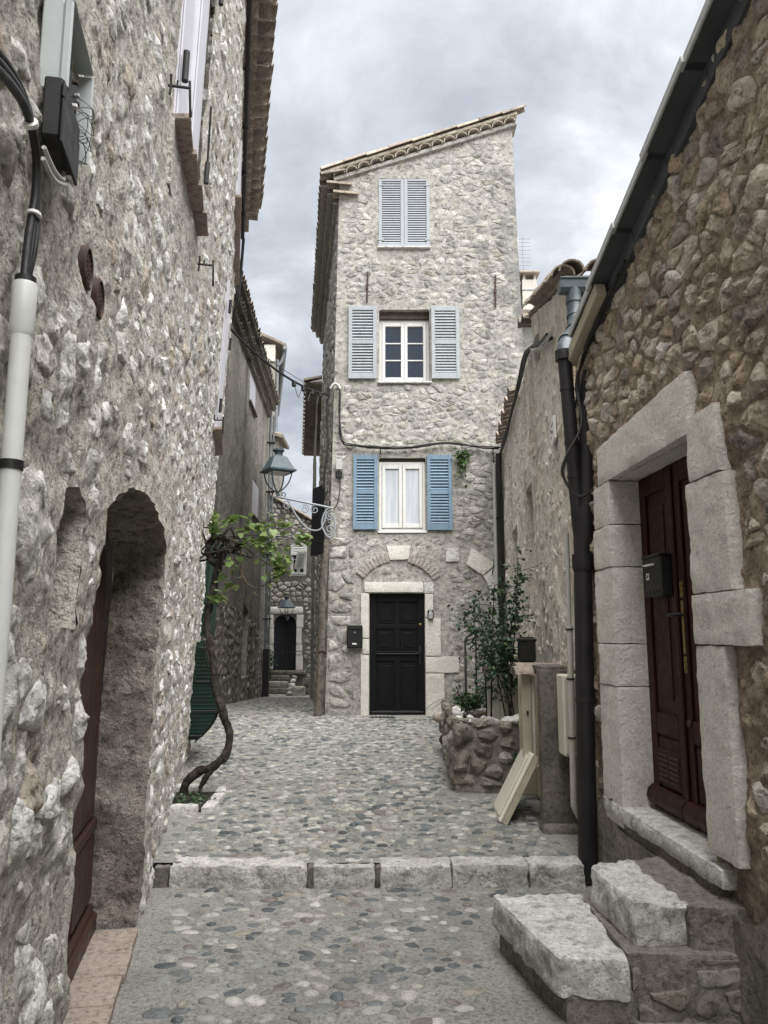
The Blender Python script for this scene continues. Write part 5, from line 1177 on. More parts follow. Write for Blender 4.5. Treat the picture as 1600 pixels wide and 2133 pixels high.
# meter cupboard with tile cap, concrete pillar, its loose cream cover
mcab = thing('meter_cupboard', 'open cream meter cupboard with a red tile cap beside the planter', 'cupboard', (1.2, 6.5, .2))
XF = Fr((0, 0, 0), (1, 0, 0), (0, 1, 0), (0, 0, 1))
for q in ((1.09, 1.165, 6.22, 6.27, .54, 1.24), (1.165, 1.42, 6.80, 6.84, .2, 1.24), (1.30, 1.42, 6.28, 6.78, .2, 1.24)): mbox('panel', XF, q, MT['cream_dirty'], mcab, .006)
mbox('edge', XF, (1.168, 1.195, 6.23, 6.26, .56, 1.22), MT['cream_panel'], mcab, .004); mbox('sill', XF, (1.085, 1.30, 6.20, 6.40, .50, .538), MT['cream_dirty'], mcab, .006); mbox('latch', XF, (1.122, 1.137, 6.205, 6.222, .92, .95), MT['iron'], mcab, .002)
for q in ((1.12, 1.155, 7.55, 7.60, .55, 1.2), (1.00, 1.045, 7.60, 7.64, .55, 1.2), (1.05, 1.12, 7.58, 7.62, .55, 1.2), (1.1, 1.5, 7.64, 7.68, .4, 1.2)): mbox('panel', XF, q, MT['cream_panel'], mcab, .006)
for k, (x0, y0) in enumerate(((1.02, 6.10), (1.20, 6.12))):
    m4 = Matrix(((1, 0, 0), (0, 1, 0), (0, 0, 1))).to_4x4(); m4 = Fr((x0, y0 + .1, 1.235), (.96, .05, .06), (-.05, 1, 0), (0, 0, 1)).mat(); inst('cap_tile', TILE_R if k == 0 else TILE_L, m4 @ Matrix.Scale(.62, 4, (1, 0, 0)) @ Matrix.Scale(.75, 4, (0, 0, 1)), mcab)
m4 = Fr((.97, 7.62, 1.16), (.96, .05, .06), (-.05, 1, 0), (0, 0, 1)).mat(); inst('cap_tile', TILE_R, m4 @ Matrix.Scale(.6, 4, (1, 0, 0)), mcab); inst('cap_tile', TILE_R, Fr((1.10, 6.6, 1.23), (.96, .05, .05), (-.05, 1, 0), (0, 0, 1)).mat(), mcab)
rough_box('cap_stone', UPF, .22, .2, 1.26, 1.31, MT['pillar'], mcab, 8, .04, .008, .012, corners=[(1.17, 5.84), (1.42, 5.84), (1.42, 6.2), (1.17, 6.2)])
pil = thing('concrete_pillar', 'dark stained concrete slab standing on edge between cupboard and drainpipe', 'pillar', (1.28, 5.85, .16))
rough_box('slab', UPF, .26, .12, .10, 1.285, MT['pillar'], pil, 6, .035, .006, .012, corners=[(1.150, 5.80), (1.425, 5.80), (1.42, 5.93), (1.148, 5.93)])
rough_box('foot', UPF, .3, .2, .1, .20, MT['render_damp'], pil, 7, .035, .01, .03, corners=[(1.135, 5.76), (1.43, 5.76), (1.43, 5.96), (1.135, 5.96)])
cov = thing('cupboard_cover', 'loose cream metal cupboard cover leaning on the open meter cupboard', 'cover', (.9, 6.2, .17))
Lg = Vector((.275, .02, .50)).normalized(); Wd = Vector((.07, .62, .02)); Wd = (Wd - Lg * Wd.dot(Lg)).normalized(); CF = Fr((.865, 6.00, .16), Lg, Wd, Lg.cross(Wd))
mbox('sheet', CF, (0, .56, 0, .62, -.012, .018), MT['cream_panel'], cov, .01); mbox('raised_field', CF, (.035, .525, .06, .56, .0185, .030), MT['cream_panel'], cov, .012); mbox('rim', CF, (.004, .556, .004, .03, -.055, -.0125), MT['cream_dirty'], cov, .004); mbox('rim', CF, (.004, .03, .031, .61, -.055, -.0125), MT['cream_dirty'], cov, .004)
bx2 = thing('meter_box', 'narrow cream meter box fixed beside the corrugated conduit', 'meter box', (1.31, 5.6, .7))
mbox('case', XF, (1.262, 1.40, 5.55, 5.75, .70, 1.26), MT['cream_panel'], bx2, .01); mbox('lid', XF, (1.268, 1.395, 5.54, 5.549, .72, 1.24), MT['cream_panel'], bx2, .003)
hr = thing('handrail', 'bent black iron handrail standing at the back of the planter', 'handrail', (.98, 9.45, .5))
mtube('rail', [(.985, 9.45, .25), (.985, 9.45, 1.46), (1.0, 9.48, 1.50), (1.13, 9.75, 1.585), (1.2, 9.9, 1.60)], .014, MT['iron'], hr, 8); mtube('baluster', [(1.16, 9.85, .3), (1.16, 9.85, 1.58)], .011, MT['iron'], hr, 8)
pot = thing('plant_pot', 'square black plant pot standing on the cupboard tile cap', 'pot', (1.27, 7.0, 1.28))
MB().prism(Fr((1.29, 7.05, 1.27), (1, 0, 0), (0, 1, 0), (0, 0, 1)), [(-.055, -.055), (.055, -.055), (.055, .055), (-.055, .055)], 0, .03).box(Fr((1.29, 7.05, 1.30), (1, 0, 0), (0, 1, 0), (0, 0, 1)), -.07, .07, -.07, .07, 0, .19, .01).box(Fr((1.29, 7.05, 1.48), (1, 0, 0), (0, 1, 0), (0, 0, 1)), -.08, .08, -.08, .08, 0, .03, .008).build('pot_body', MT['black_plastic'], pot); rough_box('pot_soil', UPF.at(1.29, 7.05, 1.50), .12, .12, 0, .022, MT['soil'], pot, 2, .03, .004, .004)
# leaves
def leaf_mesh(name, m, kind):
    if kind == 'vine': out = [(0, 0), (.25, -.12), (.52, -.02), (.40, .18), (.62, .42), (.36, .46), (.30, .70), (.0, 1.0), (-.30, .70), (-.36, .46), (-.62, .42), (-.40, .18), (-.52, -.02), (-.25, -.12)]
    else: out = [(0, 0), (.22, .14), (.33, .40), (.26, .70), (0, 1), (-.26, .70), (-.33, .40), (-.22, .14)]
    V = [(0, .38, .06)] + [(x, y, .10 * abs(x) - .16 * (y - .4) ** 2) for x, y in out]; n = len(out)
    me = bpy.data.meshes.new(name); me.from_pydata(V, [], [(0, 1 + i, 1 + (i + 1) % n) for i in range(n)]); me.materials.append(m)
    me.polygons.foreach_set('use_smooth', np.ones(n, bool)); return me
def leaf_mat4(p, r_, s, droop=.5):
    q = Matrix.Rotation(r_.uniform(0, 6.283), 4, 'Z') @ Matrix.Rotation(r_.uniform(-1.1, droop), 4, 'X') @ Matrix.Rotation(r_.normal(0, .5), 4, 'Y')
    return Matrix.Translation(p) @ q @ Matrix.Scale(s, 4)
def join_leaves(name, me, mats, m, parent, r_):
    L = np.array([v.co[:] for v in me.vertices]); fs = [tuple(p.vertices) for p in me.polygons]; V = []; F = []; T = []
    for m4 in mats:
        A = np.array(m4); b = len(V) * len(L); V.append(L @ A[:3, :3].T + A[:3, 3]); F.extend([tuple(i + b for i in f) for f in fs]); T.append(np.full(len(L), r_.random()))
    return obj(name, np.concatenate(V), F, m, parent, smooth=True, tint=np.concatenate(T), kind='stuff')
LV = leaf_mesh('vine_leaf', MT['leaf_vine'], 'vine'); LO = leaf_mesh('oval_leaf', MT['leaf_rose'], 'oval')
rose = thing('rose_bush', 'tall dark green rose bush with thin bare stems growing in the planter', 'rose bush', (1.15, 7.4, .68))
r1 = np.random.default_rng(17); lm = []
for k in range(9):
    b = Vector((1.12 + r1.uniform(-.12, .16), 7.45 + r1.uniform(-.2, .3), .66)); tx = (-.42, -.30, -.20, -.05, .05, .12, .18, -.1, .02)[k]; hz = (.98, 1.15, .82, 1.25, 1.35, 1.62, 1.45, .95, 1.1)[k]
    path = spline([b, b + Vector((tx * .25, 0, hz * .35)), b + Vector((tx * .6, r1.uniform(-.1, .1), hz * .7)), b + Vector((tx, r1.uniform(-.15, .15), hz))], 8)
    mtube('stem', path, [.009 - .006 * i / len(path) for i in range(len(path))], MT['bark'], rose, 5)
    for i, p in enumerate(path):
        t = i / len(path)
        if t < .38: continue
        for _ in range(3):
            d = Vector((r1.normal(0, .09), r1.normal(0, .09), r1.normal(0, .05))); 
            if _ == 0: mtube('twig', [p, p + d * .9], .003, MT['bark'], rose, 4)
            for q in range(4): lm.append(leaf_mat4(p + d * r1.uniform(.4, 1.2) + Vector((r1.normal(0, .02), r1.normal(0, .02), r1.normal(0, .015))), r1, r1.uniform(.035, .062)))
join_leaves('leaves', LO, lm, MT['leaf_rose'], rose, r1)
sp = thing('spider_plant', 'pale striped arching spider plant at the back corner of the planter', 'plant', (1.02, 9.5, .55))
for k in range(70):
    a = r1.uniform(0, 6.283); L = r1.uniform(.28, .5); c0 = Vector((1.0 + .28 * (k % 2), 9.6, .60)); d = Vector((math.cos(a), math.sin(a) * .6, 0)); V = []; F = []
    for i in range(7):
        t = i / 6; p = c0 + d * L * t * (.6 + .5 * t) + Vector((0, 0, L * 1.5 * (t - .95 * t * t))); wd = d.cross(Vector((0, 0, 1))) * (.011 * (1 - t) ** .6 + .001); V += [p - wd, p + Vector((0, 0, -.003)), p + wd]
    for i in range(6): F += [(i * 3, i * 3 + 1, i * 3 + 4, i * 3 + 3), (i * 3 + 1, i * 3 + 2, i * 3 + 5, i * 3 + 4)]
    obj('blade', V, F, MT['leaf_spider'], sp, smooth=True)
for n_, (x, y, z_, R, cnt, lab) in enumerate(((.92, 8.3, .72, .22, 420, 'low leafy green herb growing behind the white planter stones'), (1.25, 8.6, .80, .26, 420, 'dense bushy green plant between handrail and rose bush'))):
    hb = thing('herb_plant', lab, 'plant', (x, y, z_)); HL = leaf_mesh('herb_leaf', MT['leaf_herb'], 'oval'); mats = []
    for k in range(16):
        a = r1.uniform(0, 6.283); e_ = Vector((x + R * math.cos(a) * r1.uniform(.2, 1), y + R * math.sin(a) * .8, z_ + R * r1.uniform(.5, 1.5))); mtube('stem', [Vector((x, y, z_ - .06)), e_], .004, MT['twig'], hb, 4)
        for q in range(cnt // 16): mats.append(leaf_mat4(Vector((x, y, z_)).lerp(e_, r1.uniform(.25, 1.05)) + Vector(r1.normal(0, .035, 3)), r1, r1.uniform(.03, .055)))
    join_leaves('leaves', HL, mats, MT['leaf_herb'], hb, r1)
tp = thing('terracotta_pot', 'small terracotta pot half hidden under the herb plants in the planter', 'pot', (.98, 8.15, .64))
MB().lathe(Fr((.98, 8.1, .64), (1, 0, 0), (0, 1, 0), (0, 0, 1)), [(.06, 0), (.085, .10), (.095, .10), (.095, .125), (.08, .125), (.07, .10)], 18).build('pot_body', MT['terracotta'], tp, smooth=True, sharp=40)
tuft = thing('wall_fern', 'tuft of green weed growing from the facade beside the blue shutter', 'plant', CW.P(cu(1.30), 4.45, .05)); WLf = leaf_mesh('weed_leaf', MT['leaf_wall'], 'oval')
join_leaves('leaves', WLf, [leaf_mat4(CW.P(cu(1.28) + r1.normal(0, .055), 4.52 - abs(r1.normal(0, .20)), .04 + r1.uniform(0, .09)), r1, r1.uniform(.04, .075)) for _ in range(150)], MT['leaf_wall'], tuft, r1); mtube('stem', [CW.P(cu(1.28), 4.5, .03), CW.P(cu(1.29), 4.2, .07)], .006, MT['twig'], tuft, 5)
# weeds at the foot of the steps and planter
for (p, lab) in (((1.30, 3.44, .20), 'small green weed in the joint below the upper limestone step'), ((1.16, 7.0, .48), 'small green weed sprouting from the planter wall')):
    wd_ = thing('weed', lab, 'weed', p); join_leaves('leaves', WLf, [leaf_mat4(Vector(p) + Vector(r1.normal(0, .022, 3)), r1, r1.uniform(.02, .04)) for _ in range(36)], MT['leaf_herb'], wd_, r1)

# ------------------------------------------------------------------ vine on the left
vine = thing('grape_vine', 'old twisted grape vine with bright green young leaves growing from a pavement pit', 'vine', (-1.62, 6.9, .15))
def gnarl(path, rad, seed, tw=.012, n=12):
    mb = MB().tube(path, rad, n); V = np.array(mb.V); C = np.repeat(np.array([list(p) for p in path]), n, axis=0); d = V - C; L = np.maximum(np.linalg.norm(d, axis=1, keepdims=True), 1e-6)
    return V + d / L * (tw * fbm(V * np.array((1, 1, .45)) + seed, 22, 3))[:, None], mb.F
def vtrunk(pts, r0, r1_, seed, k=10, tw=.022):
    path = spline(pts, k); m_ = len(path); V, F = gnarl(path, [r0 + (r1_ - r0) * i / (m_ - 1) for i in range(m_)], seed, tw); return obj('trunk', V, F, MT['bark'], vine, smooth=True)
vtrunk([(-1.74, 6.92, .12), (-1.72, 6.93, .26), (-1.62, 6.95, .36), (-1.48, 6.95, .41), (-1.385, 6.97, .50), (-1.365, 7.0, .66), (-1.43, 7.05, .84), (-1.52, 7.1, 1.06), (-1.58, 7.2, 1.34), (-1.66, 7.3, 1.62), (-1.66, 7.4, 1.86), (-1.63, 7.45, 2.08), (-1.60, 7.45, 2.28), (-1.55, 7.45, 2.36)], .036, .030, 1)
vtrunk([(-1.60, 6.9, .12), (-1.585, 6.92, .24), (-1.53, 6.94, .34), (-1.45, 6.95, .42), (-1.39, 6.98, .54)], .020, .022, 4)
vtrunk([(-1.50, 7.10, .98), (-1.55, 7.16, 1.2), (-1.62, 7.28, 1.5), (-1.69, 7.36, 1.72), (-1.68, 7.42, 1.95)], .018, .014, 7)
vtrunk([(-1.63, 7.45, 2.2), (-1.70, 7.4, 2.32), (-1.66, 7.42, 2.46), (-1.55, 7.4, 2.44), (-1.46, 7.4, 2.36), (-1.36, 7.4, 2.42)], .030, .02, 9)
rv = np.random.default_rng(23)
for k in range(14): vtrunk([Vector((-1.60 + rv.normal(0, .06), 7.44 + rv.normal(0, .05), 2.30 + rv.normal(0, .06))), Vector((-1.60 + rv.normal(0, .10), 7.42 + rv.normal(0, .08), 2.42 + rv.normal(0, .08))), Vector((-1.52 + rv.normal(0, .12), 7.4 + rv.normal(0, .08), 2.40 + rv.normal(0, .09)))], .011, .006, 20 + k, 4, .003)
shoots = [[(-1.5, 7.4, 2.42), (-1.3, 7.4, 2.55), (-1.12, 7.38, 2.58), (-.98, 7.4, 2.62)], [(-1.5, 7.4, 2.42), (-1.28, 7.35, 2.40), (-1.1, 7.3, 2.32), (-.95, 7.3, 2.15)], [(-1.45, 7.4, 2.40), (-1.2, 7.45, 2.46), (-.95, 7.45, 2.40), (-.78, 7.45, 2.48)], [(-1.5, 7.4, 2.36), (-1.45, 7.35, 2.2), (-1.47, 7.35, 2.02), (-1.6, 7.3, 1.84)], [(-1.55, 7.4, 2.45), (-1.50, 7.38, 2.62), (-1.42, 7.36, 2.68)], [(-1.4, 7.4, 2.40), (-1.36, 7.35, 2.1), (-1.5, 7.3, 1.93), (-1.62, 7.3, 1.90)], [(-1.45, 7.4, 2.3), (-1.3, 7.35, 2.02), (-1.15, 7.33, 2.0), (-1.0, 7.3, 2.14)], [(-1.4, 7.4, 2.42), (-1.18, 7.4, 2.25), (-1.02, 7.4, 2.18), (-.94, 7.4, 2.28)], [(-1.5, 7.4, 2.45), (-1.25, 7.5, 2.62), (-1.10, 7.5, 2.66)], [(-1.6, 7.4, 2.4), (-1.66, 7.36, 2.56), (-1.62, 7.3, 2.68)]]
lp = []
for i, s_ in enumerate(shoots):
    path = spline([Vector(p) for p in s_], 8); mtube('shoot', path, [.007 - .004 * j / len(path) for j in range(len(path))], MT['twig'], vine, 5)
    lp += [(p, j / len(path)) for j, p in enumerate(path) if j / len(path) > (.25 if i not in (3, 5, 6) else .55)]
cl = [(-1.52, 7.4, 2.58, .07), (-1.60, 7.35, 2.56, .06), (-1.38, 7.35, 2.52, .08), (-1.25, 7.35, 2.52, .07), (-1.14, 7.35, 2.46, .07), (-1.30, 7.35, 2.36, .07), (-1.46, 7.32, 2.16, .06), (-1.47, 7.32, 2.06, .06), (-.98, 7.3, 2.17, .05), (-.93, 7.3, 2.26, .05), (-1.02, 7.4, 2.58, .05), (-1.06, 7.3, 2.10, .04), (-.80, 7.45, 2.47, .04), (-1.10, 7.4, 2.40, .06), (-1.35, 7.4, 2.62, .06), (-1.2, 7.45, 2.38, .06)]
N_ = 0
while N_ < 300:
    if rv.random() < .45: p, t = lp[rv.integers(len(lp))]; q = Vector(p) + Vector(rv.normal(0, .026, 3))
    else: c = cl[rv.integers(len(cl))]; q = Vector(c[:3]) + Vector(rv.normal(0, c[3] * .75, 3))
    inst('leaf', LV, leaf_mat4(q, rv, rv.uniform(.042, .088), .7), vine); N_ += 1
pit = thing('planting_pit', 'small square soil pit with white stone edging at the foot of the vine', 'planting pit', (-1.58, 6.75, .17))
rough_box('soil', UPF, .4, .7, .10, .172, MT['soil'], pit, 3, .05, .012, .01, corners=[(-1.86, 6.38), (-1.44, 6.38), (-1.45, 7.1), (-1.86, 7.1)])
for i, q in enumerate(([(-1.445, 6.34), (-1.345, 6.36), (-1.35, 6.62), (-1.45, 6.60)], [(-1.45, 6.615), (-1.352, 6.635), (-1.36, 6.90), (-1.455, 6.88)], [(-1.455, 6.90), (-1.362, 6.92), (-1.40, 7.12), (-1.47, 7.12)], [(-1.68, 6.30), (-1.47, 6.30), (-1.47, 6.385), (-1.68, 6.385)], [(-1.85, 7.1), (-1.6, 7.1), (-1.6, 7.2), (-1.85, 7.2)])): rough_box('edging_stone', UPF, .1, .26, .10, .20 + .006 * i, MT['dressed_worn'], pit, 60 + i, .03, .006, .014, corners=q)
join_leaves('weeds', WLf, [leaf_mat4(Vector((-1.62 + rv.normal(0, .1), 6.62 + rv.normal(0, .14), .19 + rv.uniform(0, .03))), rv, rv.uniform(.02, .04)) for _ in range(140)], MT['leaf_herb'], pit, rv)

# green louvred shutter and bulging iron grille beyond the vine
gsh = thing('window_grille', 'bulging black iron window grille with dark green louvred shutter behind the vine', 'window grille', LW.P(8.9, .45, .05))
gl_, gf = louvre(LW, 8.45, 9.25, .45, 1.48, .035, MT['green_slat'], gsh, 22, False, .05, .06, 38)
def bulge(v): t = (v - .45) / 1.0; return .05 + .22 * math.sin(math.pi * min(max(1 - t, 0), 1) ** 1.6) ** .8 if 0 < t < 1 else .05
for u in np.arange(8.4, 9.35, .115): mtube('bar', [LW.P(u, v, bulge(v) + .03) for v in np.linspace(.44, 1.47, 18)], .008, MT['iron'], gsh, 6)
for v in (.50, .75, 1.05, 1.4): mtube('hoop', [LW.P(8.38, v, .03), LW.P(8.38, v, bulge(v) + .035), LW.P(9.34, v, bulge(v) + .035), LW.P(9.34, v, .03)], .010, MT['iron'], gsh, 6)
MB().add([LW.P(8.42, v, bulge(v) + .012) for v in np.linspace(.46, 1.46, 16)] + [LW.P(9.30, v, bulge(v) + .012) for v in np.linspace(.46, 1.46, 16)], [(i, i + 1, 17 + i, 16 + i) for i in range(15)]).build('mesh_screen', MT['green_slat'], gsh, smooth=True)
vv_ = np.linspace(.46, 1.46, 16)
for uu in (8.41, 9.31): MB().add([LW.P(uu, v, 0.) for v in vv_] + [LW.P(uu, v, bulge(v) + .012) for v in vv_], [(i, i + 1, 17 + i, 16 + i) for i in range(15)]).build('side_screen', MT['green_slat'], gsh, smooth=True)
for v in np.arange(.49, 1.45, .04): mtube('rib', [LW.P(8.405, v, 0.), LW.P(8.405, v, bulge(v) + .012)], .005, MT['green_slat'], gsh, 5)
tsh = thing('tall_shutter', 'tall dark green plank shutter standing open at the far end of the left house', 'shutter', LW.P(9.2, 1.5, .05))
frt = LW.fr(9.0, 1.52, .03).rot('y', -16)
mbox('frame', frt, (0, .42, 0, 1.12, -.035, 0), MT['green_slat'], tsh, .004)
for k in range(3): mbox('board', frt, (.003 + .14 * k, .137 + .14 * k, .003, 1.117, .001, .012), MT['green_slat'], tsh, .004)
mbox('brace', frt, (.01, .41, .25, .33, -.05, -.036), MT['green_slat'], tsh, .004); mbox('brace', frt, (.01, .41, .80, .88, -.05, -.036), MT['green_slat'], tsh, .004)

# ------------------------------------------------------------------ conduit and opened equipment box on the left wall
cd_ = thing('white_conduit', 'white plastic conduit pipe with black strap rising up the left wall', 'conduit', LW.P(1.39, 0, .03))
CU = 1.39
mtube('pipe', [LW.P(CU, .0, .034), LW.P(CU, 2.12, .034)], .0185, MT['white_pvc'], cd_, 20)
mtube('socket', [LW.P(CU, 2.10, .034), LW.P(CU, 2.112, .034), LW.P(CU, 2.20, .034), LW.P(CU, 2.205, .034)], (.0185, .0225, .0225, .021), MT['white_pvc'], cd_, 20)
mtube('strap', [LW.P(CU, 1.845, .034), LW.P(CU, 1.862, .034)], .0212, MT['rubber'], cd_, 20); mbox('strap_lug', LW.fr(CU + .02, 1.835, .0), (0, .03, 0, .03, 0, .035), MT['rubber'], cd_, .004)
mtube('gland', [LW.P(CU, 2.20, .034), LW.P(CU, 2.218, .034)], .019, MT['rubber'], cd_, 14)
bc = thing('cable_bundle', 'thick black cables curving out of the white conduit beside the open equipment box', 'cable', LW.P(1.4, 2.4, .05))
for i in range(3): mtube('wire', spline([LW.P(CU - .004 + .006 * i, 2.19, .032), LW.P(CU + .012 + .006 * i, 2.30, .03 + .005 * i), LW.P(CU + .022 + .005 * i, 2.41, .034), LW.P(CU - .008, 2.478 + .006 * i, .036), LW.P(1.30 - .006 * i, 2.505 + .008 * i, .036), LW.P(1.17 - .008 * i, 2.47 + .012 * i, .036), LW.P(1.02, 2.40 + .015 * i, .036)], 6), .0085 - .0012 * i, MT['rubber'], bc, 8)
mtube('thin_wire', spline([LW.P(CU + .012, 2.20, .03), LW.P(CU + .035, 2.30, .03), LW.P(CU + .036, 2.42, .03)], 6), .004, MT['rubber'], bc, 6)
for p, q in (((CU + .020, 2.355, .034), (CU + .021, 2.361, .034)), ((1.335, 2.497, .037), (1.327, 2.50, .037))): mtube('tie', [LW.P(*p), LW.P(*q)], .0145, MT['white_label'], bc, 10)
eb = thing('equipment_box', 'opened grey telecom box with hanging black terminal tray high on the left wall', 'equipment box', LW.P(1.7, 2.75, .05))
E0 = LW.fr(1.53, 2.70, .010)
mbox('back_plate', E0, (.0, .24, 0, .24, -.02, 0), MT['zinc'], eb, .002)
mbox('cover_side', E0, (-.008, -.0005, .015, .24, -.02, .024), MT['box_grey'], eb, .003)
mbox('cover_side', E0, (-.012, -.0005, .02, .235, .0245, .044), MT['box_grey'], eb, .004)
mbox('cover_top', E0, (.0, .24, .2405, .247, -.02, .044), MT['box_grey'], eb, .003)
mbox('far_side', E0, (.2405, .247, .0, .24, -.02, .044), MT['box_grey'], eb, .003)
mbox('terminal_tray', E0, (-.03, .12, -.11, .03, .0, .038), MT['black_plastic'], eb, .004)
mbox('tray_front', E0, (-.035, .135, -.125, -.02, .0385, .045), MT['black_plastic'], eb, .003)
mbox('tray_lip', E0, (-.035, .135, -.018, .02, .0385, .043), MT['iron'], eb, .003)
mbox('circuit_board', E0, (.10, .17, .03, .15, .001, .024), MT['black_plastic'], eb, .004)
rz_ = np.random.default_rng(2)
for k in range(12): mbox('connector', E0.at(.13 + rz_.uniform(-.02, .03), -.08 + k * .019, .03), (-.005, .005, -.005, .005, -.012, .006), (MT['white_label'], MT['iron'], MT['antenna'], MT['iron_rust'])[k % 4], eb, .002)
for k in range(8): mtube('thin_wire', spline(wobble([E0.P(.12, -.05 + .02 * k, .03), E0.P(.16, .0 + .015 * k, .05), E0.P(.2 + .015 * (k % 3), -.02 + .02 * k, .045), E0.P(.22, .0 + .02 * k, .01)], .012, 300 + k), 4), .001, MT['rubber'], eb, 4)
for k in range(2): mtube('grey_lead', spline([E0.P(.09 + .03 * k, -.12, .025), E0.P(.06 + .02 * k, -.155, .03), E0.P(.0, -.17 - .02 * k, .025), E0.P(-.07, -.165 - .025 * k, .02)], 5), .005, MT['cable_grey'], eb, 7)

# ------------------------------------------------------------------ second house on the left, beyond the vine
L2 = Wall((-3.3, 15), (-3.75, 24), (1, 0))
house_2 = thing('plaster_house', 'stained dark plaster house with tiled eave further down the left of the alley', 'house', (-3.6, 19, 0))
OUT_2 = [(-4.5, -.6), (9.1, -.6), (9.1, 8.72), (-4.5, 8.72)]; w21 = [(4.3, 7.55), (5.7, 7.55), (5.7, 8.45), (4.3, 8.45)]; w22 = [(5.6, 4.75), (7.0, 4.75), (7.0, 5.75), (5.6, 5.75)]; nch = [(4.3, .45), (5.3, .45), (5.3, 2.1), (4.3, 2.45)]
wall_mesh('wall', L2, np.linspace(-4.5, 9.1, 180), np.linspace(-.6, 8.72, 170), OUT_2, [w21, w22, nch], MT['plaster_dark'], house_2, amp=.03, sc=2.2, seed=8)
masonry(L2, [(-4, -.4), (9, -.4), (9, 1.8), (-4, 2.6)], [pad(nch, .05)], .26, .19, (.5, .9), lambda r, s: r.uniform(.06, .16) * s + .012, MT['stone_dark'], house_2, 81, keep=.7, limit=220)
for q in (w21, w22, nch): reveal('opening_reveal', L2, q, .2, MT['plaster_dark'], house_2, amp=.01); MB().add([L2.P(u, v, -.19) for u, v in q], [(0, 1, 2, 3)]).build('opening_back', MT['pane_room'], house_2)
for q in (w21, w22):
    (a, b), (c, d_) = q[0], q[2]
    for x0, x1 in ((a + .02, (a + c) / 2 - .01), ((a + c) / 2 + .01, c - .02)):
        s = mbox('shutter', L2.fr(x0, b, -.06), (0, x1 - x0, .03, d_ - b - .01, 0, .045), MT['shutter_lavender'], house_2, .004)
        for k in range(3): mbox('board', L2.fr(x0, b, -.06), ((x1 - x0) * k / 3 + .006, (x1 - x0) * (k + 1) / 3 - .006, .04, d_ - b - .02, .0455, .056), MT['shutter_lavender'], s, .004)
    mbox('sill', L2.fr(a - .08, b - .04, 0), (0, c - a + .16, 0, .045, -.1, .07), MT['terracotta'], house_2, .006)
MB().box(Fr(L2.P(9.1, 0), (-1, 0, 0), (0, 0, 1), (0, -1, 0)), .01, 5, -.6, 8.7, -.3, .0).build('end_wall', MT['plaster_dark'], house_2)
nn = Vector((L2.n[0], L2.n[1], 0)); roof_2 = MB().box(L2.fr(-4.5, 9.02, 0), 0, 13.7, 0, .06, -4, .28).build('roof', MT['tile'], house_2)
for zz_, oo, tl in ((8.52, .13, 0), (8.72, .25, 0), (8.92, .36, 15)):
    for k in range(50):
        p = L2.P(-1.8 + k * .22, zz_ + rt.uniform(-.01, .01), oo + rt.uniform(-.015, .015)); m4 = Matrix((-nn, nn.cross(Vector((0, 0, 1))), Vector((0, 0, 1)))).transposed().to_4x4(); m4.translation = p
        if k * .22 - 1.8 < 9.15: inst('tile', TILE, m4 @ Matrix.Rotation(math.radians(-tl), 4, 'Y') @ Matrix.Scale(1.15, 4), roof_2)
    mbox('eave_mortar', L2.fr(-4.5, zz_ - .05, 0), (0, 13.6, 0, .04, -.1, oo - .03), MT['plaster_dark'], house_2, .004)
d2 = thing('zinc_downpipe', 'thin grey zinc downpipes on the far corner of the stained plaster house', 'downpipe', L2.P(9.0, 0, .06))
for o_, r_ in ((.10, .045), (.20, .03)): mtube('pipe', [L2.P(9.02, 8.5, o_), L2.P(9.02, 1.2, o_), L2.P(8.95, .4, o_), L2.P(8.85, -.35, o_)], r_, MT['zinc'], d2, 10)
mbox('shoe', L2.fr(8.9, -.4, .04), (-.12, .12, 0, 1.5, 0, .2), MT['iron'], d2, .02)
for z_ in (2., 4., 6., 7.6): mbox('clip', L2.fr(8.98, z_, 0), (-.06, .10, -.02, .02, 0, .26), MT['iron'], d2, .004)

# ------------------------------------------------------------------ houses at the end of the alley
FW = Wall((-4.3, 26), (-1.2, 26), (0, -1)); fx = lambda x: x + 4.3
house_f = thing('end_house', 'rubble house closing the alley with arched dark door and white shuttered window', 'house', (-3, 26, .3))
OUT_F = [(0, -.5), (3.1, -.5), (3.1, 4.55), (fx(-3.46), 6.0), (0, 6.45)]
f_d = [(fx(-3.70), .36), (fx(-2.93), .36), (fx(-2.93), 1.85), (fx(-3.02), 2.08), (fx(-3.2), 2.17), (fx(-3.45), 2.17), (fx(-3.62), 2.07), (fx(-3.70), 1.85)]; f_w = [(fx(-3.18), 3.48), (fx(-2.62), 3.48), (fx(-2.62), 4.6), (fx(-3.18), 4.6)]
wall_mesh('wall', FW, np.linspace(0, 3.1, 60), np.linspace(-.5, 6.5, 120), OUT_F, [f_d, f_w], MT['mortar_far'], house_f, amp=.03, sc=3)
masonry(FW, OUT_F, [pad([(fx(-3.9), .3), (fx(-2.72), .3), (fx(-2.72), 2.45), (fx(-3.9), 2.45)], .02), pad(f_w, .06)], .20, .15, (.72, .95), lambda r, s: r.uniform(.08, .18) * s + .015, MT['stone_far'], house_f, 91, keep=lambda u, v: .95 if v < 3.3 or v > 4.4 else .62)
MB().box(WORLD, -4.3, -1.2, 26.45, 32, -.5, 4.5).build('core', MT['mortar_far'], house_f)
rough_box('lintel', FW.fr(fx(-3.29), 2.32, 0), 1.16, .26, -.05, .04, MT['dressed'], house_f, 1, .08, .012, .05)
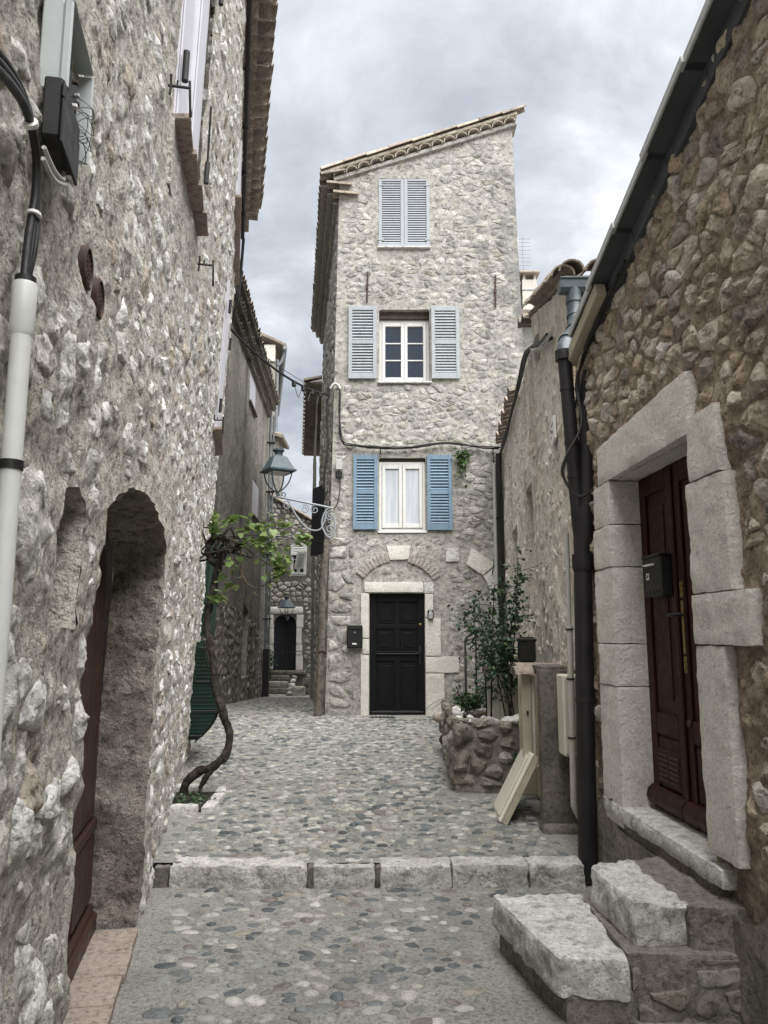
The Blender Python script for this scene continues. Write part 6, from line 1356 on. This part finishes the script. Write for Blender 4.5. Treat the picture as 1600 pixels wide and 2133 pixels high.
for i, (x0, x1, a, b) in enumerate(((-3.9, -3.70, 1.75, 2.18), (-3.88, -3.70, 1.2, 1.74), (-3.9, -3.70, .36, 1.19), (-2.93, -2.70, 1.75, 2.18), (-2.93, -2.75, 1.2, 1.74), (-2.93, -2.73, .85, 1.19), (-2.93, -2.70, .36, .84))): block(FW, fx(x0), fx(x1), a, b, -.2, .035, MT['dressed'], house_f, 'jamb_stone', 60 + i, amp=.01)
df = mbox('door', FW.fr(fx(-3.72), .34, -.15), (0, .81, 0, 1.86, -.04, 0), MT['door_far'], house_f)
for k in range(6): mbox('board', FW.fr(fx(-3.72), .34, -.15), (.135 * k + .003, .135 * k + .131, .003, 1.85, .001, .012), MT['door_far'], df, .003)
casement(FW, f_w, .06, house_f, 2, MT['pane_room'], name='window')
ws, fs_ = louvre(FW, fx(-3.16), fx(-2.63), 4.18, 4.58, .02, MT['white_frame'], house_f, 5, False, .07, .06)
fr = FW.fr(fx(-2.72), 3.72, .05).rot('x', 0); s_ = MB().box(Fr(fr.P(0, 0, 0), Vector((-1, .12, 0)), Vector((.22, -.25, 1)), Vector((0, -1, -.2))), 0, .33, 0, .62, 0, .035, .004).build('flap_shutter', MT['white_frame'], house_f)
ff = Fr(fr.P(0, 0, 0), Vector((-1, .12, 0)), Vector((.22, -.25, 1)), Vector((0, -1, -.2)))
for k in range(9): mbox('slat', ff, (.06, .27, .08 + k * .055, .10 + k * .055, .036, .048), MT['shutter_grey'], s_, .003)
vd = Vector((3.1 - .84, 0, -1.45)).normalized(); mbox('verge', Fr(FW.P(0, 6.47, -.2), Vector((1, 0, -.6)), (0, -1, 0), (.6, 0, 1)), (0, 3.7, 0, .35, 0, .07), MT['tile_light'], house_f, .01)
lamp2 = thing('wall_lantern', 'small blue grey lantern hanging before the dark door at the alley end', 'lantern', (-3.2, 25.4, 2.0), 'old style street lanterns'); lantern(lamp2, Fr((-3.2, 25.4, 2.06), (1, 0, 0), (0, 1, 0), (0, 0, 1)).rot('z', 40), .92, MT['lamp_green']); mtube('bracket', [(-3.2, 25.4, 2.02), (-3.2, 25.7, 1.98), (-3.2, 26.0, 2.1)], .015, MT['lamp_green'], lamp2, 6)
fst = thing('far_steps', 'mossy stone steps rising to the dark door at the alley end', 'steps', (-3.3, 25, -.4))
for k in range(4): rough_box('step', WORLD.at(-3.55, 25.0 + .22 * k, 0), .92, .30, -.55 + .19 * k, -.36 + .19 * k, MT['mortar_far' if k % 2 else 'stone_dark'], fst, 80 + k, .06, .02, .03, tint=.6)
rough_box('landing', WORLD.at(-3.25, 25.85, 0), 1.3, .3, .22, .34, MT['stone_dark'], fst, 90, .06, .02, .03, tint=.3); rough_box('landing_wall', WORLD.at(-3.25, 25.9, 0), 1.2, .2, -.5, .21, MT['mortar_far'], fst, 91, .08, .02, .02)
for k in range(5): rock('stone', (-3.02 + .03 * k, 25.0 + .12 * k, -.33 + .12 * k), .10, MT['stone_far'], fst, 400 + k)
rough_box('block', WORLD.at(-2.75, 25.2, 0), .45, .4, -.5, -.12, MT['stone_far'], fst, 95, .06, .02, .04, tint=.3); rough_box('block', WORLD.at(-2.3, 25.5, 0), .6, .4, -.5, .12, MT['stone_dark'], fst, 96, .06, .02, .04, tint=.2)
mtube('rail', [(-3.2, 25.6, -.1), (-3.2, 25.6, .95), (-2.7, 25.9, .98)], .012, MT['iron'], fst, 6)
for (p, lab, R) in (((-3.75, 25.5, .45), 'leafy creeper beside the dark door at the alley end', .28), ((-2.15, 25.3, .25), 'dark shrub at the foot of the end house by the pole', .40)):
    sh_ = thing('shrub', lab, 'shrub', p); join_leaves('leaves', LO, [leaf_mat4(Vector(p) + Vector((rv.normal(0, R * .4), rv.normal(0, R * .3), rv.normal(.2, R * .8))), rv, rv.uniform(.08, .13)) for _ in range(160)], MT['leaf_rose'], sh_, rv); mtube('stem', [Vector(p) - Vector((0, 0, .8)), Vector(p) + Vector((0, 0, .6))], .02, MT['bark'], sh_, 5)
wire = thing('alley_wire', 'thin black wire stretched across the alley at window height', 'wire', (-2, 14, 3.5)); mtube('wire', [L2.P(-.5, 3.35, .02), (-2.1, 13.5, 3.28), SW.P(1.6, 3.2, .02)], .009, MT['rubber'], wire, 5)
# taller house rising behind the stained plaster house
tall = thing('tall_house', 'tall pale house with gutter rising behind the stained plaster house', 'house', (-6, 31, 0))
TW = Wall((-4.42, 30), (-6.1, 40), (1, 0))
MB().box(TW.fr(0, 0, 0), 0, 10, -.6, 13.05, -4, 0).build('wall', MT['plaster_dark'], tall); mbox('gable_band', WORLD, (-9, -4.44, 29.9, 29.99, 12.5, 13.2), MT['plaster_cream'], tall, 0)
mbox('roof', Fr(TW.P(-.2, 13.12, .42), (TW.d[0], TW.d[1], 0), (-.92 * TW.n[0], -.92 * TW.n[1], .38), (0, 0, 1)), (0, 10, 0, 4.5, 0, .12), MT['tile'], tall, .01); mtube('gutter', [TW.P(-.2, 13.08, .36), TW.P(9.8, 13.08, .36)], .09, MT['zinc'], tall, 8)
mtube('downpipe', spline([TW.P(.1, 13.0, .34), TW.P(.1, 12.6, .25), TW.P(.1, 12.3, .09), TW.P(.1, 11.8, .08), TW.P(.1, 2., .08)], 4), .06, MT['zinc'], tall, 8)
low = thing('low_house', 'low grey house with tile edged roof seen just above the lantern', 'house', (-4.4, 28, 0)); mbox('wall', WORLD, (-6, -3.98, 28, 29.6, -.6, 8.8), MT['plaster_dark'], low, 0); mbox('roof', Fr((-3.78, 27.8, 8.75), (-1, 0, .3), (0, 1, 0), (.3, 0, 1)), (0, 2.6, 0, 1.9, 0, .12), MT['tile'], low, .01)
tiles_row(low, (-3.82, 27.9, 8.86), (-3.82, 29.5, 8.86), (-1, 0, .3), (.3, 0, 1), .25, rt, TILE)
# house behind the corner house, on the same side of the alley
RWL = Wall((-1.745, 19.35), (-2.25, 23.8), (-1, 0)); rear = thing('rear_house', 'house with dark tiled eave behind the corner house along the alley', 'house', (-1.8, 21.5, 0))
wall_mesh('wall', RWL, np.linspace(0, 4.4, 40), np.linspace(-.6, 7.9, 60), [(0, -.6), (4.4, -.6), (4.4, 7.0), (0, 7.9)], [], MT['mortar_centre'], rear, amp=.03, sc=2); MB().box(WORLD, -1.5, 1.5, 19.4, 23.8, -.6, 7.0).build('core', MT['mortar_centre'], rear)
nr_ = Vector((RWL.n[0], RWL.n[1], 0)); rfr = mbox('roof', Fr(RWL.P(0, 8.0, .3), RWL.P(4.4, 7.1) - RWL.P(0, 8.0), -nr_, (0, 0, 1)), (0, 4.5, 0, 3, 0, .06), MT['tile'], rear, .01)
for k in range(20):
    t = k / 19; p = RWL.P(4.4 * t, 8.06 - .9 * t, .34); m4 = Matrix((-nr_, nr_.cross(Vector((0, 0, 1))), Vector((0, 0, 1)))).transposed().to_4x4(); m4.translation = p; inst('tile', TILE, m4 @ Matrix.Rotation(math.radians(-14), 4, 'Y') @ Matrix.Scale(1.15, 4), rfr)
# ------------------------------------------------------------------ behind on the right: house with chimney and aerial
bh = thing('chimney_house', 'pale rear house with a small capped chimney between corner house and cream house', 'house', (3.4, 15, 0))
mbox('wall', WORLD, (2.45, 6, 13.6, 17, 0, 7.35), MT['mortar_centre'], bh, 0); mbox('roof', WORLD, (2.35, 6, 13.4, 17.1, 7.355, 7.46), MT['tile'], bh, .01)
ch = MB().box(WORLD, 2.84, 3.14, 14.85, 15.15, 7.46, 8.74).build('chimney', MT['dressed'], bh)
mbox('chimney_band', WORLD, (2.83, 3.15, 14.84, 15.16, 8.50, 8.54), MT['shutter_pale'], ch, .004); mbox('chimney_cap', WORLD, (2.78, 3.20, 14.78, 15.22, 8.86, 8.91), MT['tile_light'], ch, .01)
for x in (2.86, 3.08): mbox('chimney_post', WORLD, (x, x + .05, 14.86, 15.14, 8.741, 8.859), MT['dressed'], ch, .004)
an = thing('television_aerial', 'thin metal television aerial beside the capped chimney', 'aerial', (2.78, 15, 7.46)); mtube('mast', [(2.78, 15, 7.46), (2.80, 15, 9.75)], .016, MT['antenna'], an, 6)
for k in range(13): mtube('element', [(2.60, 15, 9.72 - .085 * k), (3.06 - (.07 if k > 7 else 0), 15, 9.72 - .085 * k)], .006, MT['antenna'], an, 5)
mtube('boom', [(2.90, 15, 9.76), (2.90, 15, 8.72)], .008, MT['antenna'], an, 5)
